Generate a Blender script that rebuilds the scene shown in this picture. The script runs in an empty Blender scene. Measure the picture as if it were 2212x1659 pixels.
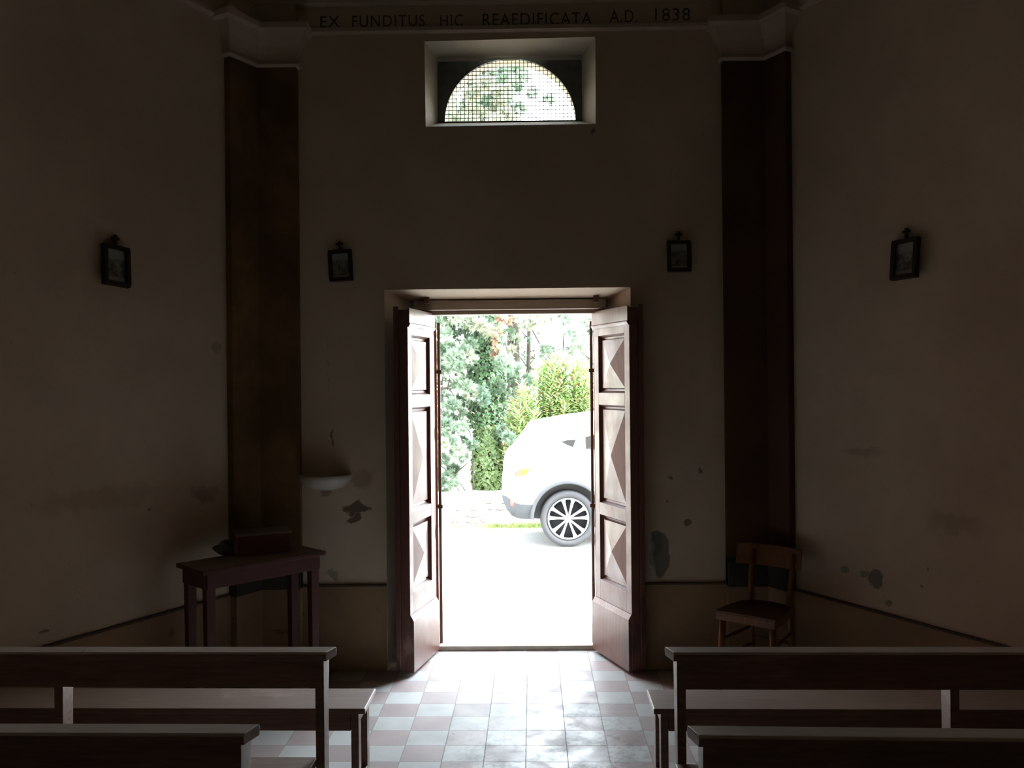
import bpy, bmesh, math, random
from mathutils import Vector, Matrix
random.seed(7)
SC = bpy.context.scene
COL = SC.collection
PI = math.pi

# ------------------------------------------------------------------ camera
F_PX = 1853.0
YAW, ROLL = .013, .0095
CAM = Vector((.08, 0, 1.7))
FW = Vector((-math.sin(YAW), math.cos(YAW), 0))
R0 = Vector((math.cos(YAW), math.sin(YAW), 0)); U0 = Vector((0, 0, 1))
RT = R0 * math.cos(ROLL) - U0 * math.sin(ROLL)
UP = U0 * math.cos(ROLL) + R0 * math.sin(ROLL)
def ray(px, py): return FW + RT * ((px - 1106) / F_PX) + UP * ((829.5 - py) / F_PX)
def PY(px, py, Y):
    r = ray(px, py); return CAM + r * ((Y - CAM.y) / r.y)
def PZ(px, py, z):
    r = ray(px, py); return CAM + r * ((z - CAM.z) / r.z)
def PPL(px, py, p0, n):
    r = ray(px, py); return CAM + r * ((p0 - CAM).dot(n) / r.dot(n))
cd = bpy.data.cameras.new('camera'); cam = bpy.data.objects.new('camera', cd); COL.objects.link(cam)
cd.sensor_width = 36; cd.lens = F_PX / 2212 * 36; cd.clip_end = 200
cam.matrix_world = Matrix(((RT.x, UP.x, -FW.x, CAM.x), (RT.y, UP.y, -FW.y, CAM.y), (RT.z, UP.z, -FW.z, CAM.z), (0, 0, 0, 1)))
SC.camera = cam

# ------------------------------------------------------------------ helpers
class MB:
    def __init__(s): s.v = []; s.f = []
    def add(s, vs, fs):
        o = len(s.v); s.v += [tuple(v) for v in vs]; s.f += [tuple(i + o for i in f) for f in fs]; return s
    def box(s, a, b, M=None):
        x0, y0, z0 = a; x1, y1, z1 = b
        vs = [(x, y, z) for z in (z0, z1) for y in (y0, y1) for x in (x0, x1)]
        if M is not None: vs = [M @ Vector(v) for v in vs]
        return s.add(vs, [(0, 2, 3, 1), (4, 5, 7, 6), (0, 1, 5, 4), (2, 6, 7, 3), (0, 4, 6, 2), (1, 3, 7, 5)])
    def prism(s, poly, fn0, fn1):
        n = len(poly); vs = [fn0(*p) for p in poly] + [fn1(*p) for p in poly]
        fs = [tuple(range(n))[::-1], tuple(range(n, 2 * n))] + [(i, (i + 1) % n, n + (i + 1) % n, n + i) for i in range(n)]
        return s.add(vs, fs)
    def bar(s, p, q, w, h=None, up=Vector((0, 0, 1))):
        p = Vector(p); q = Vector(q); h = h or w; d = (q - p).normalized()
        if abs(d.dot(up)) > .95: up = Vector((0, 1, 0))
        a = d.cross(up).normalized() * w / 2; b = a.cross(d).normalized() * h / 2
        vs = [c + e * a + g * b for c in (p, q) for e, g in ((-1, -1), (1, -1), (1, 1), (-1, 1))]
        return s.add(vs, [(0, 1, 2, 3), (7, 6, 5, 4)] + [(i, i + 4, (i + 1) % 4 + 4, (i + 1) % 4) for i in range(4)])
    def tube(s, pts, rs, n=10, cap=True):
        pts = [Vector(p) for p in pts]
        if not hasattr(rs, '__len__'): rs = [rs] * len(pts)
        vs = []; fs = []; d0 = (pts[1] - pts[0]).normalized()
        a = d0.cross(Vector((0, 0, 1)) if abs(d0.z) < .9 else Vector((1, 0, 0))).normalized()
        for i, p in enumerate(pts):
            d = (pts[min(i + 1, len(pts) - 1)] - pts[max(i - 1, 0)]).normalized()
            a = (a - d * a.dot(d)).normalized(); b = d.cross(a)
            for k in range(n):
                t = 2 * PI * k / n; vs.append(p + (a * math.cos(t) + b * math.sin(t)) * rs[i])
        for i in range(len(pts) - 1):
            for k in range(n):
                fs.append((i * n + k, i * n + (k + 1) % n, (i + 1) * n + (k + 1) % n, (i + 1) * n + k))
        if cap: fs += [tuple(range(n))[::-1], tuple(range((len(pts) - 1) * n, len(pts) * n))]
        return s.add(vs, fs)
    def lathe(s, prof, n=48, fn=lambda r, t, z: (r * math.cos(t), r * math.sin(t), z), a0=0, a1=2 * PI, closed=True):
        m = len(prof); vs = []; fs = []
        N = n if closed else n + 1
        for k in range(N):
            t = a0 + (a1 - a0) * k / n
            vs += [fn(r, t, z) for r, z in prof]
        for k in range(n):
            k2 = (k + 1) % N
            for i in range(m - 1):
                fs.append((k * m + i, k2 * m + i, k2 * m + i + 1, k * m + i + 1))
        return s.add(vs, fs)
    def build(s, name, mat, parent=None, smooth=False, bevel=0, loc=None, world=False, fixn=True):
        me = bpy.data.meshes.new(name); vs = s.v
        if world and parent is not None:
            inv = parent.matrix_basis.inverted(); vs = [inv @ Vector(v) for v in vs]
        elif world and loc is not None:
            vs = [Vector(v) - Vector(loc) for v in vs]
        me.from_pydata([tuple(v) for v in vs], [], s.f); me.update()
        if fixn or bevel:
            bm = bmesh.new(); bm.from_mesh(me)
            if fixn: bmesh.ops.recalc_face_normals(bm, faces=bm.faces)
            if bevel:
                bmesh.ops.remove_doubles(bm, verts=bm.verts, dist=1e-5)
                es = [e for e in bm.edges if len(e.link_faces) == 2 and e.calc_face_angle(0) > .6]
                bmesh.ops.bevel(bm, geom=es, offset=bevel, segments=2, affect='EDGES', profile=.6, clamp_overlap=True)
            bm.to_mesh(me); bm.free()
        if smooth:
            for p in me.polygons: p.use_smooth = True
        o = bpy.data.objects.new(name, me); COL.objects.link(o)
        if mat: me.materials.append(mat)
        if parent: o.parent = parent
        if loc is not None: o.location = loc
        return o

def tag(o, label=None, cat=None, group=None, kind=None):
    if label: o['label'] = label
    if cat: o['category'] = cat
    if group: o['group'] = group
    if kind: o['kind'] = kind
    return o
def thing(name, label, cat, loc=(0, 0, 0), rotz=0, group=None, kind=None):
    o = bpy.data.objects.new(name, None); COL.objects.link(o); o.empty_display_size = .1
    o.location = loc; o.rotation_euler = (0, 0, rotz)
    o.matrix_basis = Matrix.Translation(loc) @ Matrix.Rotation(rotz, 4, 'Z')
    return tag(o, label, cat, group, kind)
def sweep(path, prof, closed=False):
    """extrude profile (offset to the right-hand room side, z) along a plan path with mitred corners"""
    mb = MB(); n = len(path); P = [Vector(p) for p in path]; m = len(prof)
    for i in range(n):
        ds = []
        if i > 0: ds.append((P[i] - P[i - 1]).normalized())
        if i < n - 1: ds.append((P[i + 1] - P[i]).normalized())
        ns = [Vector((d.y, -d.x)) for d in ds]
        nn = ns[0] if len(ns) == 1 else (ns[0] + ns[1]) / (1 + ns[0].dot(ns[1]))
        for o, z in prof: mb.v.append((P[i].x + nn.x * o, P[i].y + nn.y * o, z))
    for i in range(n - 1):
        for k in range(m):
            mb.f.append((i * m + k, i * m + (k + 1) % m, (i + 1) * m + (k + 1) % m, (i + 1) * m + k))
    mb.f += [tuple(range(m)), tuple(range((n - 1) * m, n * m))]
    return mb

# ------------------------------------------------------------------ materials
class NT:
    def __init__(s, name):
        s.m = bpy.data.materials.new(name); s.m.use_nodes = True; s.t = s.m.node_tree
        s.b = s.t.nodes['Principled BSDF']; s.pos = None
    def n(s, typ, **kw):
        nd = s.t.nodes.new(typ)
        for k, v in kw.items(): setattr(nd, k, v)
        return nd
    def l(s, a, b): s.t.links.new(a, b)
    def set(s, sock, v):
        if hasattr(v, 'is_output'): s.l(v, sock)
        elif v is not None:
            if isinstance(v, (tuple, list)) and len(v) == 3 and sock.type == 'RGBA': v = (*v, 1)
            sock.default_value = v
    def math(s, op, a, b=None, c=None, clamp=False):
        nd = s.n('ShaderNodeMath', operation=op); nd.use_clamp = clamp
        s.set(nd.inputs[0], a); s.set(nd.inputs[1], b); s.set(nd.inputs[2], c); return nd.outputs[0]
    def vm(s, op, a, b=None):
        nd = s.n('ShaderNodeVectorMath', operation=op); s.set(nd.inputs[0], a); s.set(nd.inputs[1], b)
        return nd.outputs['Value'] if op in ('LENGTH', 'DISTANCE', 'DOT_PRODUCT') else nd.outputs[0]
    def P(s):
        if s.pos is None: s.pos = s.n('ShaderNodeNewGeometry').outputs['Position']
        return s.pos
    def obj(s): return s.n('ShaderNodeTexCoord').outputs['Object']
    def noise(s, scale, vec=None, detail=4, rough=.55, stretch=None):
        vec = vec or s.P()
        if stretch: vec = s.vm('MULTIPLY', vec, stretch)
        nd = s.n('ShaderNodeTexNoise'); s.l(vec, nd.inputs['Vector'])
        nd.inputs['Scale'].default_value = scale; nd.inputs['Detail'].default_value = detail; nd.inputs['Roughness'].default_value = rough
        return nd.outputs['Fac']
    def ramp(s, fac, a, b, lo=0., hi=1.):
        nd = s.n('ShaderNodeMapRange'); nd.interpolation_type = 'SMOOTHSTEP'
        s.set(nd.inputs[0], fac); nd.inputs[1].default_value = a; nd.inputs[2].default_value = b
        nd.inputs[3].default_value = lo; nd.inputs[4].default_value = hi; return nd.outputs[0]
    def mix(s, fac, a, b):
        nd = s.n('ShaderNodeMix', data_type='RGBA'); s.set(nd.inputs[0], fac); s.set(nd.inputs[6], a); s.set(nd.inputs[7], b)
        return nd.outputs[2]
    def bump(s, h, strength=.3, dist=.01):
        nd = s.n('ShaderNodeBump'); nd.inputs['Strength'].default_value = strength; nd.inputs['Distance'].default_value = dist
        s.l(h, nd.inputs['Height']); s.l(nd.outputs[0], s.b.inputs['Normal'])
    def out(s, col=None, rough=None, spec=None, metal=None):
        if col is not None: s.set(s.b.inputs['Base Color'], col)
        if rough is not None: s.set(s.b.inputs['Roughness'], rough)
        if spec is not None: s.set(s.b.inputs['Specular IOR Level'], spec)
        if metal is not None: s.set(s.b.inputs['Metallic'], metal)
        return s.m

def simple(name, c1, c2=None, rough=.6, scale=8, bump=0, spec=.5, metal=0, stretch=None, objc=True):
    t = NT(name); c2 = c2 or tuple(x * .7 for x in c1)
    v = t.obj() if objc else t.P()
    nz = t.noise(scale, v, stretch=stretch); f = t.ramp(nz, .3, .7)
    if bump: t.bump(nz, bump, .005)
    return t.out(t.mix(f, c1, c2), rough, spec, metal)
def wood(name, c1, c2, rough=.45, worn=None, axis='x', spec=.5, wear_amt=.6):
    t = NT(name); v = t.obj()
    st = {'x': (1.2, 14, 14), 'z': (14, 14, 1.2), 'y': (14, 1.2, 14)}[axis]
    g = t.noise(5, v, 6, .65, st); f = t.ramp(g, .3, .7)
    c = t.mix(f, c1, c2)
    if worn:
        w = t.ramp(t.noise(3.5, v, 5, .7, (1, 1, .5) if axis == 'z' else (.5, 1, 1)), wear_amt, wear_amt + .12)
        c = t.mix(w, c, worn)
    r = t.ramp(t.noise(6, v), .3, .7, rough - .08, rough + .12)
    t.bump(g, .15, .003)
    return t.out(c, r, spec)

def wall_mat(name, base, base2, blobs=()):
    t = NT(name); p = t.P()
    big = t.ramp(t.noise(.9, p, 4, .6), .35, .65); mid = t.ramp(t.noise(4, p, 6, .65), .35, .7)
    c = t.mix(big, base, base2); c = t.mix(t.math('MULTIPLY', mid, .25), c, tuple(x * .72 for x in base))
    specks = t.ramp(t.noise(38, p, 2, .5), .74, .78); c = t.mix(t.math('MULTIPLY', specks, .5), c, tuple(x * .5 for x in base))
    dn = t.n('ShaderNodeTexNoise'); t.l(p, dn.inputs['Vector']); dn.inputs['Scale'].default_value = 14; dn.inputs['Detail'].default_value = 5
    dis = t.vm('MULTIPLY', t.vm('SUBTRACT', dn.outputs['Color'], (.5, .5, .5)), (.16, .16, .16))
    for (q, r, rz, colr, amt, jag, soft) in blobs:
        pp = t.vm('ADD', p, t.vm('MULTIPLY', dis, (jag, jag, jag)))
        d = t.vm('LENGTH', t.vm('MULTIPLY', t.vm('SUBTRACT', pp, tuple(q)), (1 / r, 1 / r, 1 / rz)))
        m = t.ramp(d, 1 - soft, 1 + soft, amt, 0.); c = t.mix(m, c, colr)
    fine = t.noise(60, p, 5, .6); bmp = t.math('ADD', t.math('MULTIPLY', fine, .4), t.noise(7, p, 4, .6))
    t.bump(bmp, .35, .012)
    return t.out(c, .9, .2)

# ------------------------------------------------------------------ plan of the chapel
YW = 5.1
CL = Vector((-1.504, YW)); CR = Vector((1.541, YW))
DL = Vector((-.476, -.88)); DR = Vector((.476, -.88))
SX = 2.75
EL = CL + DL * ((SX - 1.504) / .476); ER = CR + DR * ((SX - 1.541) / .476)
YB = -4.2
WALL = [(-SX, YB), (EL.x, EL.y), tuple(CL), tuple(CR), (ER.x, ER.y), (SX, YB)]
ZC = 5.0
nL = Vector((.88, -.476, 0)); nR = Vector((-.88, -.476, 0))
def PDL(px, py, off=0.): return PPL(px, py, Vector((CL.x, CL.y, 0)) + nL * off, nL)
def PDR(px, py, off=0.): return PPL(px, py, Vector((CR.x, CR.y, 0)) + nR * off, nR)

W1 = (.68, .59, .45); W2 = (.57, .485, .365); GREY = (.16, .16, .145); PALE = (.62, .58, .5); BRN = (.2, .14, .09)
fb = []
def fbl(px, py, rx, ry, col, amt=.8, jag=1., soft=.12):
    fb.append((PY(px, py, YW), rx * YW / F_PX, ry * YW / F_PX, col, amt, jag, soft))
fbl(735, 1110, 70, 60, PALE, .35, .8, .5); fbl(770, 1100, 30, 12, (.12, .08, .06), .85, .8, .15); fbl(764, 1120, 16, 9, (.12, .08, .06), .85, .8, .15)
fbl(785, 1035, 26, 22, (.3, .18, .13), .5, .8, .35); fbl(705, 1062, 16, 8, BRN, .6, .6, .3)
fbl(718, 948, 2.5, 26, (.1, .07, .05), .9, .35, .4); fbl(708, 800, 1.4, 70, BRN, .35, .3, .5)
fbl(720, 1240, 20, 12, (.2, .2, .15), .6, 1, .3)
fbl(1426, 1198, 22, 50, GREY, .85, .35, .06); fbl(1418, 1172, 14, 30, GREY, .85, .3, .06); fbl(1400, 1210, 14, 70, (.5, .52, .52), .5, .3, .2)
fbl(1486, 1129, 9, 8, (.16, .12, .07), .8, .25, .1)
fbl(1515, 1020, 22, 16, PALE, .5, .5, .3); fbl(1516, 1016, 6, 10, BRN, .8, .5, .15); fbl(1450, 1040, 26, 14, PALE, .4, .6, .3); fbl(1452, 1030, 6, 6, BRN, .7, .5, .15)
fbl(1442, 1084, 3, 4, BRN, .7, .3, .2)
fbl(1280, 284, 7, 6, (.1, .09, .07), .7, .5, .4)
for q in ((735, 575), (1465, 555)): pass
lb = []
def lbl(px, py, rx, ry, col, amt=.8, jag=1., soft=.12):
    q = PDL(px, py) if px < 1106 else PDR(px, py); d = q.y; lb.append((q, rx * d / F_PX, ry * d / F_PX, col, amt, jag, soft))
lbl(440, 1070, 34, 18, BRN, .5, .8, .4); lbl(230, 1075, 150, 22, (.3, .22, .15), .35, .8, .5); lbl(180, 860, 160, 26, PALE, .25, .7, .5)
lbl(468, 752, 12, 10, BRN, .4, .5, .3); lbl(95, 1366, 9, 4, BRN, .8, .3, .2); lbl(285, 1310, 5, 16, PALE, .5, .3, .3); lbl(325, 1100, 6, 3, BRN, .7, .3, .3)
lbl(235, 522, 14, 9, (.2, .14, .1), .7, .5, .3)
lbl(1893, 1250, 17, 22, GREY, .85, .5, .1); lbl(1870, 1238, 12, 8, GREY, .6, .5, .15); lbl(1827, 1233, 12, 7, GREY, .6, .4, .15); lbl(1922, 1303, 10, 8, GREY, .7, .4, .15)
lbl(1994, 1266, 6, 5, GREY, .6, .4, .2); lbl(2006, 1232, 3, 3, BRN, .7, .3, .2); lbl(1860, 975, 50, 9, GREY, .35, .6, .5); lbl(2060, 1130, 60, 20, BRN, .3, .8, .5)
M_FRONT = wall_mat('plaster_front', W1, W2, fb)
M_DIAG = wall_mat('plaster_side', W1, W2, lb)
M_PLAST = wall_mat('plaster_plain', (.52, .44, .33), (.45, .38, .28))
M_TRIM = wall_mat('plaster_trim', (.62, .52, .43), (.5, .41, .33))
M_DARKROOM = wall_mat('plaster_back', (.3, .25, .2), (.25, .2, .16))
def ochre(name, c1, c2):
    t = NT(name); p = t.P()
    a = t.ramp(t.noise(2.2, p, 5, .6), .35, .65); c = t.mix(a, c1, c2)
    s = t.ramp(t.noise(9, p, 5, .7), .64, .7); c = t.mix(t.math('MULTIPLY', s, .6), c, (.1, .07, .04))
    t.bump(t.noise(20, p, 4), .3, .01); return t.out(c, .8, .3)
M_WAINS = ochre('ochre_dado', (.36, .25, .14), (.28, .2, .12))
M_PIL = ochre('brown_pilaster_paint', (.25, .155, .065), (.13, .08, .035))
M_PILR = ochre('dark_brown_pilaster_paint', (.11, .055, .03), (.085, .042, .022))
M_PLINTH = simple('black_plinth_paint', (.05, .045, .04), (.07, .065, .06), .8, 6, .3)
M_LINE = simple('dark_line_paint', (.1, .065, .035), None, .8)

# ------------------------------------------------------------------ floor
def floor_mat():
    t = NT('checker_cement_tiles'); p = t.P(); th = -.0105
    o = t.vm('SUBTRACT', p, (-.485, 4.739, 0))
    u = t.math('DIVIDE', t.vm('DOT_PRODUCT', o, (math.cos(th), math.sin(th), 0)), .19)
    v = t.math('DIVIDE', t.vm('DOT_PRODUCT', o, (-math.sin(th), math.cos(th), 0)), .175)
    fu = t.math('FLOOR', u); fv = t.math('FLOOR', v)
    par = t.math('ABSOLUTE', t.math('MODULO', t.math('ADD', fu, fv), 2.))
    cell = t.n('ShaderNodeCombineXYZ'); t.l(fu, cell.inputs[0]); t.l(fv, cell.inputs[1])
    wn = t.n('ShaderNodeTexWhiteNoise'); t.l(cell.outputs[0], wn.inputs[0]); rnd = wn.outputs['Value']
    dirt = t.ramp(t.noise(3.2, p, 6, .65), .42, .62); fine = t.noise(26, p, 5, .7)
    white = t.mix(rnd, (.54, .54, .51), (.45, .45, .42)); pink = t.mix(rnd, (.44, .35, .33), (.36, .3, .28))
    c = t.mix(par, white, pink)
    # worn, scuffed patch down the aisle, right of the middle
    d = t.vm('LENGTH', t.vm('MULTIPLY', t.vm('SUBTRACT', p, (.22, 3.95, 0)), (1 / .5, 1 / .75, 1)))
    patch = t.ramp(d, .5, 1.2, 1., 0.); scuff = t.math('MULTIPLY', patch, t.ramp(fine, .45, .6))
    c = t.mix(t.math('MULTIPLY', scuff, .65), c, (.2, .18, .165))
    c = t.mix(t.math('MULTIPLY', dirt, .22), c, (.28, .25, .21))
    sp = t.ramp(t.noise(45, p, 2, .4), .76, .79); c = t.mix(t.math('MULTIPLY', sp, .8), c, (.07, .06, .05))
    ju = t.math('ABSOLUTE', t.math('SUBTRACT', t.math('FRACT', u), .5)); jv = t.math('ABSOLUTE', t.math('SUBTRACT', t.math('FRACT', v), .5))
    j = t.ramp(t.math('MAXIMUM', ju, jv), .484, .493)
    c = t.mix(t.math('MULTIPLY', j, .5), c, (.2, .175, .15))
    r = t.math('ADD', t.ramp(t.noise(7, p, 4), .35, .65, .42, .6), t.math('MULTIPLY', t.math('MULTIPLY', patch, t.ramp(t.noise(5, p, 3), .4, .6)), -.2))
    t.bump(t.math('MULTIPLY', fine, .3), .2, .004); r = t.math('ADD', r, t.math('MULTIPLY', j, .35))
    return t.out(c, r, .38)
mb = MB(); mb.box((-SX - .3, YB - .3, -.2), (SX + .3, 5.47, 0))
tag(mb.build('floor', floor_mat()), 'checkered floor of pale and pink cement tiles', 'floor', kind='structure')

# ------------------------------------------------------------------ front wall with door and window openings
YM = 5.46; YO = 5.85; YWN = 5.24
m = MB(); m.box((-1.75, YW, -.2), (1.79, YO, 5.2)); wallf = m.build('wall_front', M_FRONT)
cut = []
def cutter(fr, bk, y0, y1):
    c = MB(); n = len(fr)
    c.add([(x, y0, z) for x, z in fr] + [(x, y1, z) for x, z in bk],
          [tuple(range(n))[::-1], tuple(range(n, 2 * n))] + [(i, (i + 1) % n, n + (i + 1) % n, n + i) for i in range(n)])
    cut.append(c.build('cutter', None))
def ext(fr, bk, y0, y1, yf):   # extend the splay a little in front of the wall
    k = (yf - y0) / (y1 - y0); return [(a[0] + (b[0] - a[0]) * k, a[1] + (b[1] - a[1]) * k) for a, b in zip(fr, bk)]
dfr = [(-.742, -.1), (.722, -.1), (.722, 2.268), (-.742, 2.268)]; dbk = [(-.60, -.1), (.60, -.1), (.60, 2.215), (-.60, 2.215)]
cutter(ext(dfr, dbk, YW, YM, YW - .05), dbk, YW - .05, YM)
DX0, DX1, DZ = -.54, .59, 2.16
cutter([(DX0, -.1), (DX1, -.1), (DX1, DZ), (DX0, DZ)], [(DX0 - .02, -.1), (DX1 + .02, -.1), (DX1 + .02, DZ + .02), (DX0 - .02, DZ + .02)], YM - .02, YO + .1)
wfr = [(-.486, 3.237), (.525, 3.24), (.528, 3.757), (-.488, 3.744)]; wbk = [(-.425, 3.30), (.455, 3.30), (.455, 3.70), (-.425, 3.69)]
cutter(ext(wfr, wbk, YW, YWN, YW - .05), wbk, YW - .05, YWN)
AX0, AX1 = PY(962, 265, YWN + .03).x, PY(1243, 265, YWN + .03).x; AZ = PY(1100, 265, YWN + .03).z; AT = PY(1100, 131, YWN + .03).z
def arch(x0, x1, z0, zt, n=28):
    cx = (x0 + x1) / 2; rx = (x1 - x0) / 2
    return [(cx + rx * math.cos(PI * k / n), z0 + (zt - z0) * math.sin(PI * k / n)) for k in range(n + 1)]
cutter(arch(AX0 - .01, AX1 + .01, AZ - .01, AT + .01), arch(AX0 - .01, AX1 + .01, AZ - .01, AT + .01), YWN - .02, YWN + .16)
ocx = (AX0 + AX1) / 2
cutter([(AX0 - .03, AZ - .02), (AX1 + .03, AZ - .02), (AX1 + .03, AT + .03), (AX0 - .03, AT + .03)], [(AX0 - .2, AZ - .05), (AX1 + .2, AZ - .05), (AX1 + .2, AT + .3), (AX0 - .2, AT + .3)], YWN + .14, YO + .01)
for c in cut:
    md = wallf.modifiers.new('b', 'BOOLEAN'); md.operation = 'DIFFERENCE'; md.solver = 'EXACT'; md.object = c
dg = bpy.context.evaluated_depsgraph_get(); me = bpy.data.meshes.new_from_object(wallf.evaluated_get(dg))
wallf.modifiers.clear(); wallf.data = me
for c in cut: bpy.data.objects.remove(c)
M_REVEAL = wall_mat('daylit_reveal_plaster', (.8, .77, .7), (.72, .68, .6)); wallf.data.materials.append(M_REVEAL)  # paler than the wall: daylight spilling into the recess painted in
for p_ in wallf.data.polygons:
    c_ = p_.center
    if 3.2 < c_.z < 3.8 and YW + .01 < c_.y < YWN - .01 and abs(c_.x) < .6: p_.material_index = len(wallf.data.materials) - 1
tag(wallf, 'plastered entrance wall with stained patches around the door', 'wall', kind='structure')

def slab(name, a, b, mat, z0=-.2, z1=5.2, th=.35, label='', exta=0., extb=0.):
    a = Vector(a); b = Vector(b); d = (b - a).normalized(); a = a - d * exta; b = b + d * extb; n = Vector((-d.y, d.x)) * th
    mm = MB(); mm.prism([tuple(a), tuple(b), tuple(b + n), tuple(a + n)], lambda x, y: (x, y, z0), lambda x, y: (x, y, z1))
    return tag(mm.build(name, mat), label, 'wall', kind='structure')
slab('wall_left', EL, CL, M_DIAG, label='plain plaster wall slanting from the left pilaster toward the viewer', exta=.02)
slab('wall_right', CR, ER, M_DIAG, label='plain plaster wall slanting from the right pilaster toward the viewer', extb=.02)
slab('wall_nave_left', (-SX, YB), EL, M_PLAST, label='left side wall of the nave', exta=.3)
slab('wall_nave_right', ER, (SX, YB), M_PLAST, label='right side wall of the nave', extb=.3)
slab('wall_back', (SX, YB), (-SX, YB), M_DARKROOM, label='altar end wall behind the viewer', exta=.3, extb=.3)
mm = MB(); mm.box((-SX - .4, YB - .4, ZC), (SX + .4, YO, ZC + .25)); tag(mm.build('ceiling', M_DARKROOM), 'plaster ceiling', 'ceiling', kind='structure')

# pilasters, plinths, capitals, entablature, dado
def off(path, d):
    out = []; P = [Vector(p) for p in path]
    for i in range(len(P)):
        ds = []
        if i > 0: ds.append((P[i] - P[i - 1]).normalized())
        if i < len(P) - 1: ds.append((P[i + 1] - P[i]).normalized())
        ns = [Vector((q.y, -q.x)) for q in ds]; nn = ns[0] if len(ns) == 1 else (ns[0] + ns[1]) / (1 + ns[0].dot(ns[1]))
        out.append(P[i] + nn * d)
    return out
PL = [CL + DL * .235, CL, Vector((-1.245, YW))]
PR = [Vector((1.27, YW)), CR, CR + DR * .19]
ti = 0
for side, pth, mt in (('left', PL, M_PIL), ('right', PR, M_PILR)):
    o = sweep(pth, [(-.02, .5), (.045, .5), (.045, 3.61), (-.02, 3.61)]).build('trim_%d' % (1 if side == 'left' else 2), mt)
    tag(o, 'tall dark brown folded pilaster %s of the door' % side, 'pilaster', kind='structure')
    o = sweep(pth, [(-.02, .50), (.062, .50), (.062, .64), (.045, .67), (-.02, .67)]).build('trim_%d' % (3 if side == 'left' else 4), M_PLINTH)
    tag(o, 'black painted foot of the %s pilaster' % side, 'plinth', kind='structure')
    prof = [(-.02, 3.585), (.055, 3.585), (.068, 3.597), (.06, 3.612), (.052, 3.62), (.056, 3.66), (.07, 3.70), (.092, 3.735), (.096, 3.745), (.11, 3.77), (.13, 3.785), (.13, 3.82), (.06, 3.83), (-.02, 3.85)]
    fc = off(pth, .045); d0 = (fc[1] - fc[0]).normalized(); d1 = (fc[2] - fc[1]).normalized()
    cap_path = [fc[0] - Vector((d0.y, -d0.x)) * .1] + fc + [fc[2] - Vector((d1.y, -d1.x)) * .1]      # mitred returns into the wall
    o = sweep(cap_path, [(-.03 if q_ < 0 else (q_ - .045) * 1.05, z_) for q_, z_ in prof]).build('trim_%d' % (5 if side == 'left' else 6), M_TRIM)
    tag(o, 'pale moulded plaster capital topping the %s pilaster' % side, 'capital', kind='structure')
    o = sweep(pth, [(-.02, 3.84), (.05, 3.84), (.05, 3.96), (-.02, 3.96)]).build('trim_%d' % (7 if side == 'left' else 8), M_PLAST)
    tag(o, 'frieze block breaking forward above the %s capital' % side, 'frieze', kind='structure')
o = sweep(WALL, [(-.02, 3.79), (.012, 3.79), (.03, 3.80), (.03, 3.822), (.012, 3.832), (-.02, 3.832)]).build('trim_9', M_TRIM)
tag(o, 'thin plaster moulding under the inscribed frieze', 'moulding', kind='structure')
o = sweep(WALL, [(-.02, 3.955), (.06, 3.955), (.065, 3.975), (.085, 3.98), (.09, 4.0), (.13, 4.03), (.14, 4.06), (.2, 4.12), (.24, 4.14), (.24, 4.2), (-.02, 4.22)]).build('trim_10', M_PLAST)
tag(o, 'projecting plaster cornice above the inscription', 'cornice', kind='structure')
dprof = [(-.02, -.02), (.014, -.02), (.014, .505), (-.02, .505)]; lprof = [(-.02, .504), (.016, .504), (.016, .516), (-.02, .516)]
WL = [(-SX, YB), tuple(EL), tuple(CL), (-.745, YW)]; WR = [(.725, YW), tuple(CR), tuple(ER), (SX, YB)]
k = 1
for side, w in (('left', WL), ('right', WR)):
    o = sweep(w, dprof).build('baseboard_' + side, M_WAINS); tag(o, 'ochre painted dado along the %s of the chapel' % side, 'dado', kind='structure')
    o = sweep(w, lprof).build('trim_%d' % (10 + k), M_LINE); tag(o, 'dark painted line capping the %s dado' % side, 'moulding', kind='structure'); k += 1
for side, pth in (('left', PL), ('right', PR)):
    o = sweep(pth, [(-.02, -.02), (.06, -.02), (.06, .5), (-.02, .5)]).build('trim_%d' % (10 + k), M_WAINS)
    tag(o, 'ochre base block below the %s pilaster' % side, 'plinth', kind='structure'); k += 1

# ------------------------------------------------------------------ door frame, threshold
M_DOOR = wood('reddish_brown_varnish', (.17, .075, .058), (.115, .046, .036), .36, (.27, .17, .14), 'z', .55, .62)
M_DOORR = wood('scuffed_reddish_brown_varnish', (.21, .095, .073), (.145, .062, .05), .42, (.08, .045, .04), 'z', .5, .57)
M_FRAME = wood('painted_door_frame', (.46, .39, .3), (.38, .31, .24), .5, None, 'x')
M_IRON = simple('rusty_iron', (.13, .06, .04), (.08, .04, .03), .6, 20, .3, .5, .3)
m = MB(); m.box((-.60, 5.34, 2.165), (.60, YM, 2.225)); m.box((-.56, 5.40, 2.14), (.58, YM + .03, 2.165))
tag(m.build('trim_15', M_FRAME, bevel=.004), 'wooden head beam across the top of the doorway', 'beam', kind='structure')
m = MB(); m.box((-.60, 5.47, -.2), (.64, YO + .12, .03))
M_STONE = simple('sill_stone', (.5, .46, .38), (.4, .36, .3), .8, 9, .3, .3)
tag(m.build('trim_16', M_STONE, bevel=.004), 'low stone doorstep at the threshold', 'threshold', kind='structure')
for i, px, py, w in ((0, 922, 652, .03), (1, 1287, 642, .03)):
    q = PY(px, py, 5.3); m = MB(); m.box((-.016, -.02, -.015), (.016, .02, .05))
    tag(m.build('iron_bracket', M_IRON, loc=(q.x, 5.3, 2.215), bevel=.002), 'small rusty iron catch under the door lintel at its %s end' % ('left', 'right')[i], 'bracket')

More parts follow.
